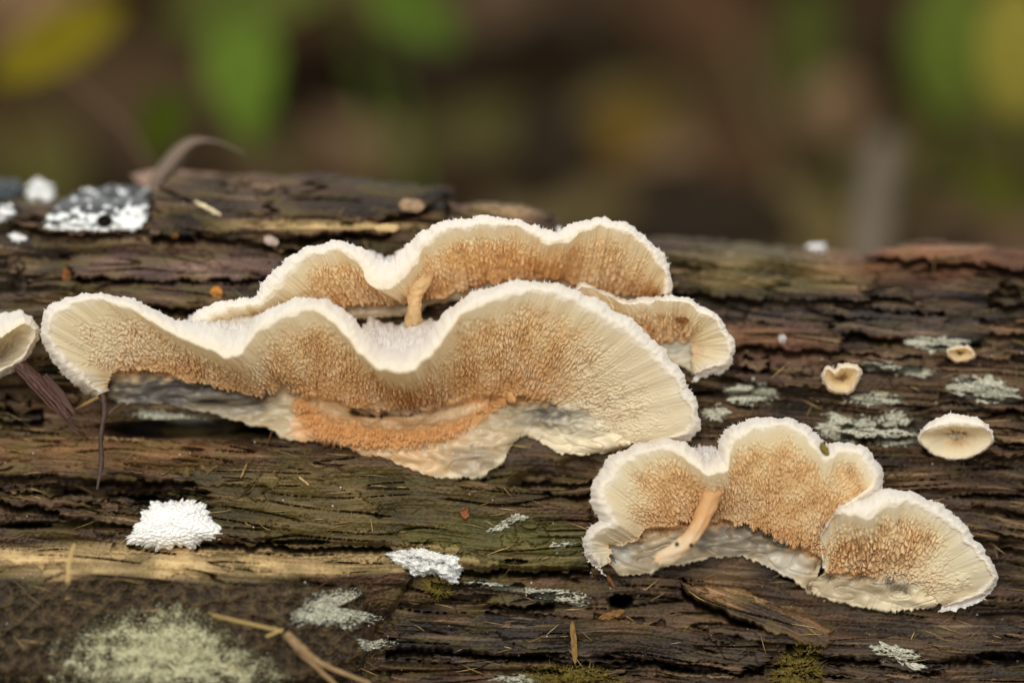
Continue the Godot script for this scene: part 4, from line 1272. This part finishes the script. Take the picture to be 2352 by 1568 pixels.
func build_bits() -> void:
	var bits := [
		["seed", "amber seed lying above the left part of the largest fungus", "seed", 497, 672, 16, 13, 1.2, c(186, 126, 62)],
		["seed", "grey flat seed on the wood left of the upper fungus", "seed", 622, 553, 18, 10, 0.3, c(178, 160, 148)],
		["wood_fibre", "cream splinter lying aslant on the top slab", "splinter", 476, 478, 36, 5, 0.5, c(226, 208, 168)],
		["bark_crumb", "orange bark crumb at the left end of the purple brown layer", "crumb", 152, 635, 20, 9, 1.4, c(132, 84, 46)],
		["bark_flake", "brown flake stuck on the small rounded fungus", "flake", 1567, 735, 16, 8, 0.1, c(120, 78, 46)],
		["bark_flake", "curled pale flake under the right end of the top slab", "flake", 945, 472, 30, 14, 0.1, c(150, 124, 98)],
		["bark_crumb", "orange dot on the wood under the cream splinter", "crumb", 402, 540, 8, 7, 0.0, c(100, 68, 32)],
		["bark_flake", "reddish leaf scrap standing on the olive slab", "flake", 1068, 1178, 14, 9, 1.5, c(132, 82, 52)],
		["wood_fibre", "tan splinter hanging on the dark lower slab", "splinter", 1318, 1475, 50, 7, 1.5, c(132, 104, 60)],
		["bark_crumb", "orange crumb under the left lobe of the lower right fungus", "crumb", 1403, 1335, 18, 4, 1.0, c(120, 78, 44)],
		["bark_flake", "tan flake above the upper fungus, on its left", "flake", 888, 523, 30, 9, 0.0, c(196, 168, 120)],
		["bark_flake", "broken amber flake beside the dark hole", "flake", 1405, 1412, 32, 8, -0.3, c(122, 88, 50)],
		["wood_fibre", "short straw on the middle of the olive slab", "splinter", 560, 1080, 20, 3, 2.0, c(142, 118, 68)],
		["wood_fibre", "thin pale straw right of the short straw on the olive slab", "splinter", 697, 1104, 16, 3, 0.7, c(190, 166, 120)],
		["bark_crumb", "grey crumb stuck on the reddish wood right of the small rounded fungus", "crumb", 1797, 778, 10, 10, 0.0, c(170, 164, 160)],
		["bark_crumb", "dark shiny bead on the wood behind the tan ledge", "crumb", 762, 1258, 12, 9, 0.0, c(70, 72, 76)],
	]
	for b in bits:
		flake(b[0], b[1], b[2], b[3], b[4], b[5], b[6], b[7], b[8], 6.2 if b[3] == 1567 else 0.5)
	# olive frass in the notch of the lower right fungus
	var at := P(1894, 1031, 3)
	var bag := Bag.new()
	var ps := PackedVector3Array()
	var rs := PackedFloat32Array()
	for i in 14:
		var t := i / 13.0
		ps.append(P(lerpf(1886, 1903, t), lerpf(1017, 1046, t), 2.8))
		rs.append((8.0 * sqrt(sin(PI * clampf(t, 0.03, 0.97)))) * K)
	bag.tube(ps, rs, c(120, 104, 48), 10, 0.3, 9)
	var o := put("caterpillar_frass", bag.mesh(at), M.mould, self)
	o.position = at
	tag(o, "olive pellet wedged in the notch of the lower right fungus", "pellet")
	# splinters and stems
	var root := thing("bark_splinter", "reddish brown torn splinter hanging under the left edge fungus", "splinter", P(100, 920, -2))
	var sp := Bag.new()
	var q := RandomNumberGenerator.new()
	q.seed = 12
	for i in 16:
		var u := q.randf_range(-1, 1)
		var ws := PackedVector3Array()
		var wr := PackedFloat32Array()
		var cut := q.randf_range(0.6, 1.0)
		for j in 14:
			var t := j / 13.0 * cut
			var w := u * (13.0 + 10.0 * sin(PI * t)) * (1.0 - t * 0.75)
			ws.append(P(lerpf(42, 192, pow(t, 0.9)) + w * 0.8 + q.randf_range(-1, 1), lerpf(838, 1008, t) - w * 0.6 + q.randf_range(-1, 1), -3.0 + 5.0 * t + (1.0 - u * u) * 0.9 + q.randf_range(-0.15, 0.15)))
			wr.append(q.randf_range(3.5, 6.0) * (1.0 - 0.75 * t) * K)
		sp.tube(ws, wr, c(92, 62, 52).lerp(c(58, 40, 34), q.randf()), 6, 0.3, i)
	put("splinter_body", sp.mesh(root.position), M.wood, root)
	var pg := Bag.new()
	for i in 5:
		var ws := PackedVector3Array([P(92 + i * 3, 868 - i * 2, -2.0), P(132 + i * 3, 912 - i * 2, -0.6), P(160 + i * 3, 942 + i * 2, -0.2), P(172 + i * 2, 958 - i * 6, 0.0)])
		pg.tube(ws, PackedFloat32Array([4.0 * K, 4.5 * K, 3.0 * K, 0.6 * K]), c(86, 58, 48).lerp(c(60, 42, 36), i / 5.0), 6, 0.25, i)
	put("splinter_prong", pg.mesh(root.position), M.wood, root)
	root = thing("dry_twig", "thin dark upright stem below the left end of the largest fungus", "stem", P(232, 1000, 0))
	put("stem", strand([[235, 905, -1, 5.5], [239, 950, 0.2, 6.5], [231, 1000, 0.5, 5], [232, 1062, 0.5, 5.5], [222, 1124, 1.2, 2.5]], c(70, 54, 46), 9, 0.3).mesh(root.position), M.wood, root)
	put("side_twig", strand([[240, 960, -0.4, 4], [265, 935, -1.5, 4], [288, 925, -3, 2]], c(88, 70, 58), 6).mesh(root.position), M.wood, root)
	put("side_twig", strand([[225, 912, -1.5, 5], [195, 928, -1.5, 5], [172, 940, -2.5, 2]], c(128, 104, 60), 6).mesh(root.position), M.wood, root)
	root = thing("dry_stalk", "forked straw coloured stalk leaning on the front ledge at the bottom", "stalk", P(660, 1450, 9))
	put("stalk", strand([[485, 1412, 8.5, 3.5], [560, 1430, 8.3, 4.5], [640, 1448, 7.6, 4.5]], c(160, 136, 82), 8, 0.1).mesh(root.position), M.wood, root)
	put("stalk", strand([[655, 1455, 7.5, 10], [690, 1490, 7.4, 13], [740, 1525, 7, 7], [850, 1570, 7, 5]], c(140, 114, 80), 9, 0.25).mesh(root.position), M.wood, root)
	put("stalk", strand([[690, 1500, 7.2, 8], [740, 1545, 7, 7], [790, 1590, 6.6, 5]], c(132, 106, 72), 9, 0.25).mesh(root.position), M.wood, root)
	put("stalk", strand([[610, 1462, 8, 3], [650, 1446, 7.8, 4]], c(176, 150, 92), 6, 0.1).mesh(root.position), M.wood, root)
	root = thing("grass_blade", "dry grass blade drooping over the left part of the tan ledge", "grass", P(150, 1290, 7))
	put("blade", strand([[170, 1250, 6, 3], [158, 1290, 8.5, 6], [155, 1340, 9.5, 3]], c(186, 158, 102), 6, 0.1).mesh(root.position), M.wood, root)
	# loose fibres and grit all over the wood
	var r := RandomNumberGenerator.new()
	r.seed = 99
	var fb := Bag.new()
	for i in 760:
		var x := r.randf_range(0, 2352)
		var y := lerpf(log_top(x) + 8.0, 1568.0, r.randf())
		var an := r.randfn(0.06, 0.35) if r.randf() < 0.8 else r.randf_range(-1.5, 1.5)
		var ln := r.randf_range(6, 34)
		var d := surf_d(x, y) + 0.12
		var d2 := surf_d(x + cos(an) * ln, y + sin(an) * ln) + 0.25
		var d3 := surf_d(x - cos(an) * ln, y - sin(an) * ln) + 0.2
		if absf(d2 - d3) > 3.0:
			continue
		var k: Color = [c(150, 122, 78), c(120, 92, 56), c(86, 66, 48), c(176, 150, 104)][r.randi_range(0, 3)]
		var pts := PackedVector3Array([P(x - cos(an) * ln, y - sin(an) * ln, d3), P(x, y + r.randf_range(-2, 2), maxf(d, (d2 + d3) * 0.5) + 0.1), P(x + cos(an) * ln, y + sin(an) * ln, d2)])
		var w := r.randf_range(0.5, 1.7) * K
		fb.tube(pts, PackedFloat32Array([w * 0.4, w, w * 0.3]), k, 4)
	for i in 700:
		var x := r.randf_range(0, 2352)
		var y := lerpf(log_top(x) + 8.0, 1568.0, r.randf())
		var d := surf_d(x, y)
		var k: Color = [c(220, 216, 206), c(150, 120, 76), c(60, 46, 34), c(120, 104, 52)][r.randi_range(0, 3)]
		var up := cam_x.basis.z.rotated(Vector3.RIGHT, r.randf_range(-0.6, 0.6))
		fb.spike(P(x, y, d - 0.05), up * r.randf_range(0.1, 0.3) * 0.001, up, r.randf_range(1.0, 3.2) * K, k)
	var lo := put("loose_fibres", fb.mesh(log_root.position), M.mould, log_root)
	lo.set_meta("kind", "stuff")

func build_background() -> void:
	# forest floor
	var nu := 150
	var nv := 150
	var pos := PackedVector3Array()
	var col := PackedColorArray()
	for j in nv:
		for i in nu:
			var a := float(i) / (nu - 1) * 2.0 - 1.0
			var b := float(j) / (nv - 1) * 2.0 - 1.0
			var x := signf(a) * pow(absf(a), 4.0) * 40.0 + a * 0.5
			var z := signf(b) * pow(absf(b), 4.0) * 40.0 + b * 0.6 - 0.2
			var y := nB.get_noise_2d(x * 9.0, z * 9.0) * 0.006 + nA.get_noise_2d(x * 40.0, z * 40.0) * 0.003 - 0.004
			pos.append(Vector3(x, y, z))
			var n := nB.get_noise_2d(x * 14.0 + 3.0, z * 14.0)
			var k := c(36, 29, 20).lerp(c(72, 57, 40), clampf(0.5 + n, 0, 1))
			k = k.lerp(c(54, 48, 26), clampf(nA.get_noise_2d(x * 5.0, z * 5.0 + 9.0), 0, 1))
			col.append(k)
	var g := put("ground", grid(pos, col, nu, nv, Vector3.ZERO), M.ground, self)
	g.set_meta("kind", "structure")
	# fallen leaves and twigs that no one could count
	var r := RandomNumberGenerator.new()
	r.seed = 4
	var st := SurfaceTool.new()
	var one := PackedVector3Array()
	var oc := PackedColorArray()
	for j in 7:
		for i in 5:
			var t := j / 6.0
			var u := i / 2.0 - 1.0
			var w := 0.32 * pow(sin(PI * clampf(t, 0.02, 0.98)), 0.8)
			one.append(Vector3(u * w, 0.12 * sin(PI * t) + 0.15 * u * u * w + 0.06 * u * t, t - 0.5))
			oc.append(Color.WHITE)
	var lm := grid(one, oc, 5, 7, Vector3.ZERO)
	var mm := MultiMesh.new()
	mm.transform_format = MultiMesh.TRANSFORM_3D
	mm.use_colors = true
	mm.mesh = lm
	mm.instance_count = 900
	var tones := [c(80, 63, 45), c(56, 44, 31), c(118, 94, 68), c(68, 48, 32), c(86, 74, 46), c(40, 32, 23), c(74, 68, 34)]
	for i in 900:
		var z := -0.06 - pow(r.randf(), 1.5) * 0.9
		var x := r.randf_range(-0.35, 0.35) * (1.0 + absf(z))
		var b := Basis.from_euler(Vector3(r.randf_range(-0.5, 0.5), r.randf() * TAU, r.randf_range(-0.5, 0.5))).scaled(Vector3.ONE * r.randf_range(0.018, 0.045))
		mm.set_instance_transform(i, Transform3D(b, Vector3(x, r.randf_range(0.0, 0.008), z)))
		mm.set_instance_color(i, tones[r.randi_range(0, tones.size() - 1)])
	var mi := MultiMeshInstance3D.new()
	mi.name = "leaf_litter"
	mi.multimesh = mm
	mi.material_override = M.dry
	add_child(mi, true)
	tag(mi, "brown fallen leaves covering the forest floor behind the log", "leaf litter", "", "stuff")
	# green plants, far out of focus
	var gg := "blurred green leaves behind the log"
	var green := c(104, 138, 40)
	var root := leaf("plant_leaf", "blurred yellow green leaf slanting in the upper left corner", "leaf", -20, 190, -95, 290, 10, -110, 62, c(118, 106, 28), M.leaf, 0.1, gg)
	stalk_to_ground(root, root.position, c(90, 84, 40), 0.0008)
	root = leaf("plant_leaf", "blurred bright green leaf hanging down left of the middle of the background", "leaf", 548, 50, -125, 578, 345, -110, 84, c(88, 108, 38), M.leaf, 0.1, gg)
	stalk_to_ground(root, root.position, c(80, 96, 40), 0.001)
	root = leaf("plant_leaf", "broad blurred green leaf along the top edge, left of the middle", "leaf", 760, -60, -150, 360, 60, -140, 78, c(84, 94, 42), M.leaf, 0.12, gg)
	stalk_to_ground(root, root.position, c(80, 96, 40), 0.001)
	root = leaf("plant_leaf", "blurred green leaf drooping from the top edge at the middle", "leaf", 850, -60, -120, 1060, 110, -120, 76, c(80, 98, 38), M.leaf, 0.1, gg)
	stalk_to_ground(root, root.position, c(80, 96, 40), 0.001)
	root = leaf("plant_leaf", "small dark green leaf just above the curled dry leaf", "leaf", 340, 370, -75, 420, 215, -100, 52, c(58, 66, 14), M.leaf, 0.1, gg)
	stalk_to_ground(root, root.position, c(66, 76, 30), 0.0008)
	root = leaf("plant_leaf", "dim green leaf at the top edge right of the middle", "leaf", 1830, 230, -150, 1860, -60, -165, 62, c(66, 72, 32), M.leaf, 0.1, gg)
	stalk_to_ground(root, root.position, c(66, 76, 30), 0.0008)
	root = leaf("plant_leaf", "large blurred green leaf near the upper right corner", "leaf", 2170, 285, -135, 2190, -90, -145, 104, c(84, 96, 38), M.leaf, 0.1, gg)
	stalk_to_ground(root, root.position, c(66, 76, 30), 0.001)
	root = leaf("plant_leaf", "pale yellow green leaf cut by the right edge at the top", "leaf", 2330, 280, -110, 2330, -60, -115, 84, c(126, 118, 50), M.leaf, 0.1, gg)
	stalk_to_ground(root, root.position, c(66, 76, 30), 0.001)
	root = leaf("plant_leaf", "narrow dark green leaf low at the right, above the log", "leaf", 2360, 500, -120, 2210, 400, -130, 36, c(74, 80, 18), M.leaf, 0.1, gg)
	stalk_to_ground(root, root.position, c(66, 76, 30), 0.0008)
	var dg := "blurred dry leaves behind the log"
	root = leaf("dry_leaf", "olive yellow fallen leaf blurred in the middle right of the background", "leaf", 1310, 330, -170, 1580, 240, -190, 70, c(116, 92, 30), M.dry, 0.08, dg, 0.3)
	stalk_to_ground(root, root.position, c(80, 66, 40), 0.0006)
	root = leaf("dry_leaf", "rusty fallen leaf blurred behind the upper fungus", "leaf", 1300, 470, -140, 1480, 400, -160, 50, c(92, 58, 32), M.dry, 0.08, dg, 0.5)
	stalk_to_ground(root, root.position, c(80, 56, 40), 0.0006)
	root = leaf("dry_leaf", "pale brown fallen leaf blurred right of the rusty leaf", "leaf", 1540, 450, -150, 1730, 390, -165, 52, c(124, 98, 70), M.dry, 0.08, dg, 0.3)
	stalk_to_ground(root, root.position, c(80, 66, 40), 0.0006)
	root = leaf("dry_leaf", "pinkish pale dry leaf lying behind the top slab at the left", "leaf", 300, 402, -22, 600, 414, -26, 26, c(176, 150, 134), M.dry, 0.12, dg, 0.4)
	# the curled leaf that stands on the log
	root = thing("curled_leaf", "curled greyish dry leaf whose tip bends right, standing behind the top slab", "leaf", P(360, 430, -20))
	var nn := 26
	var pp := PackedVector3Array()
	var cc := PackedColorArray()
	for j in nn:
		var t := j / (nn - 1.0)
		var x := crom2([350, 385, 440, 500, 560], t)
		var y := crom2([440, 385, 330, 328, 356], t)
		var wd := 22.0 * pow(1.0 - t, 0.6) * (0.6 + 0.8 * sin(PI * minf(t * 1.4, 1.0))) + 1.0
		for i in 7:
			var u := i / 3.0 - 1.0
			pp.append(P(x + u * wd * (0.9 - 0.6 * t), y + u * wd * (0.3 + 0.6 * t), -19.0 - 3.0 * u * u + 2.0 * t))
			cc.append(c(112, 98, 86).lerp(c(142, 124, 108), 0.5 + 0.5 * u))
	put("blade", grid(pp, cc, 7, nn, root.position), M.dry, root)
	# sticks
	root = thing("dead_stick", "thick pale grey stick out of focus, standing right of the middle behind the log", "stick", P(2010, 560, -90))
	put("stick", strand([[1985, 680, -90, 62], [2005, 500, -105, 58], [2030, 330, -120, 44]], c(102, 92, 79), 10, 0.05).mesh(root.position), M.dry, root)
	root = thing("dead_stick", "tan stalk out of focus leaning left of the grey stick", "stick", P(1800, 400, -150))
	put("stick", strand([[1690, 90, -190, 26], [1740, 230, -170, 30], [1800, 420, -150, 26], [1850, 640, -120, 20]], c(84, 72, 46), 8, 0.05).mesh(root.position), M.dry, root)
	root = thing("dead_stick", "olive grass stalk leaning left from the foot of the grey stick", "stick", P(1800, 400, -130))
	put("stick", strand([[1900, 600, -120, 12], [2000, 420, -140, 12], [2080, 260, -160, 8]], c(120, 100, 58), 8, 0.05).mesh(root.position), M.dry, root)
	root = thing("dead_stick", "thin dark twig slanting above the curled leaf at the left", "stick", P(250, 260, -60))
	put("stick", strand([[150, 175, -70, 6], [240, 250, -66, 8], [300, 310, -60, 7], [360, 420, -50, 6]], c(96, 76, 62), 8, 0.05).mesh(root.position), M.dry, root)

func crom2(v: Array, t: float) -> float:
	var n := v.size() - 1
	var s := clampf(t, 0.0, 0.9999) * n
	var i := int(s)
	return crom(v[maxi(i - 1, 0)], v[i], v[i + 1], v[mini(i + 2, n)], s - i)
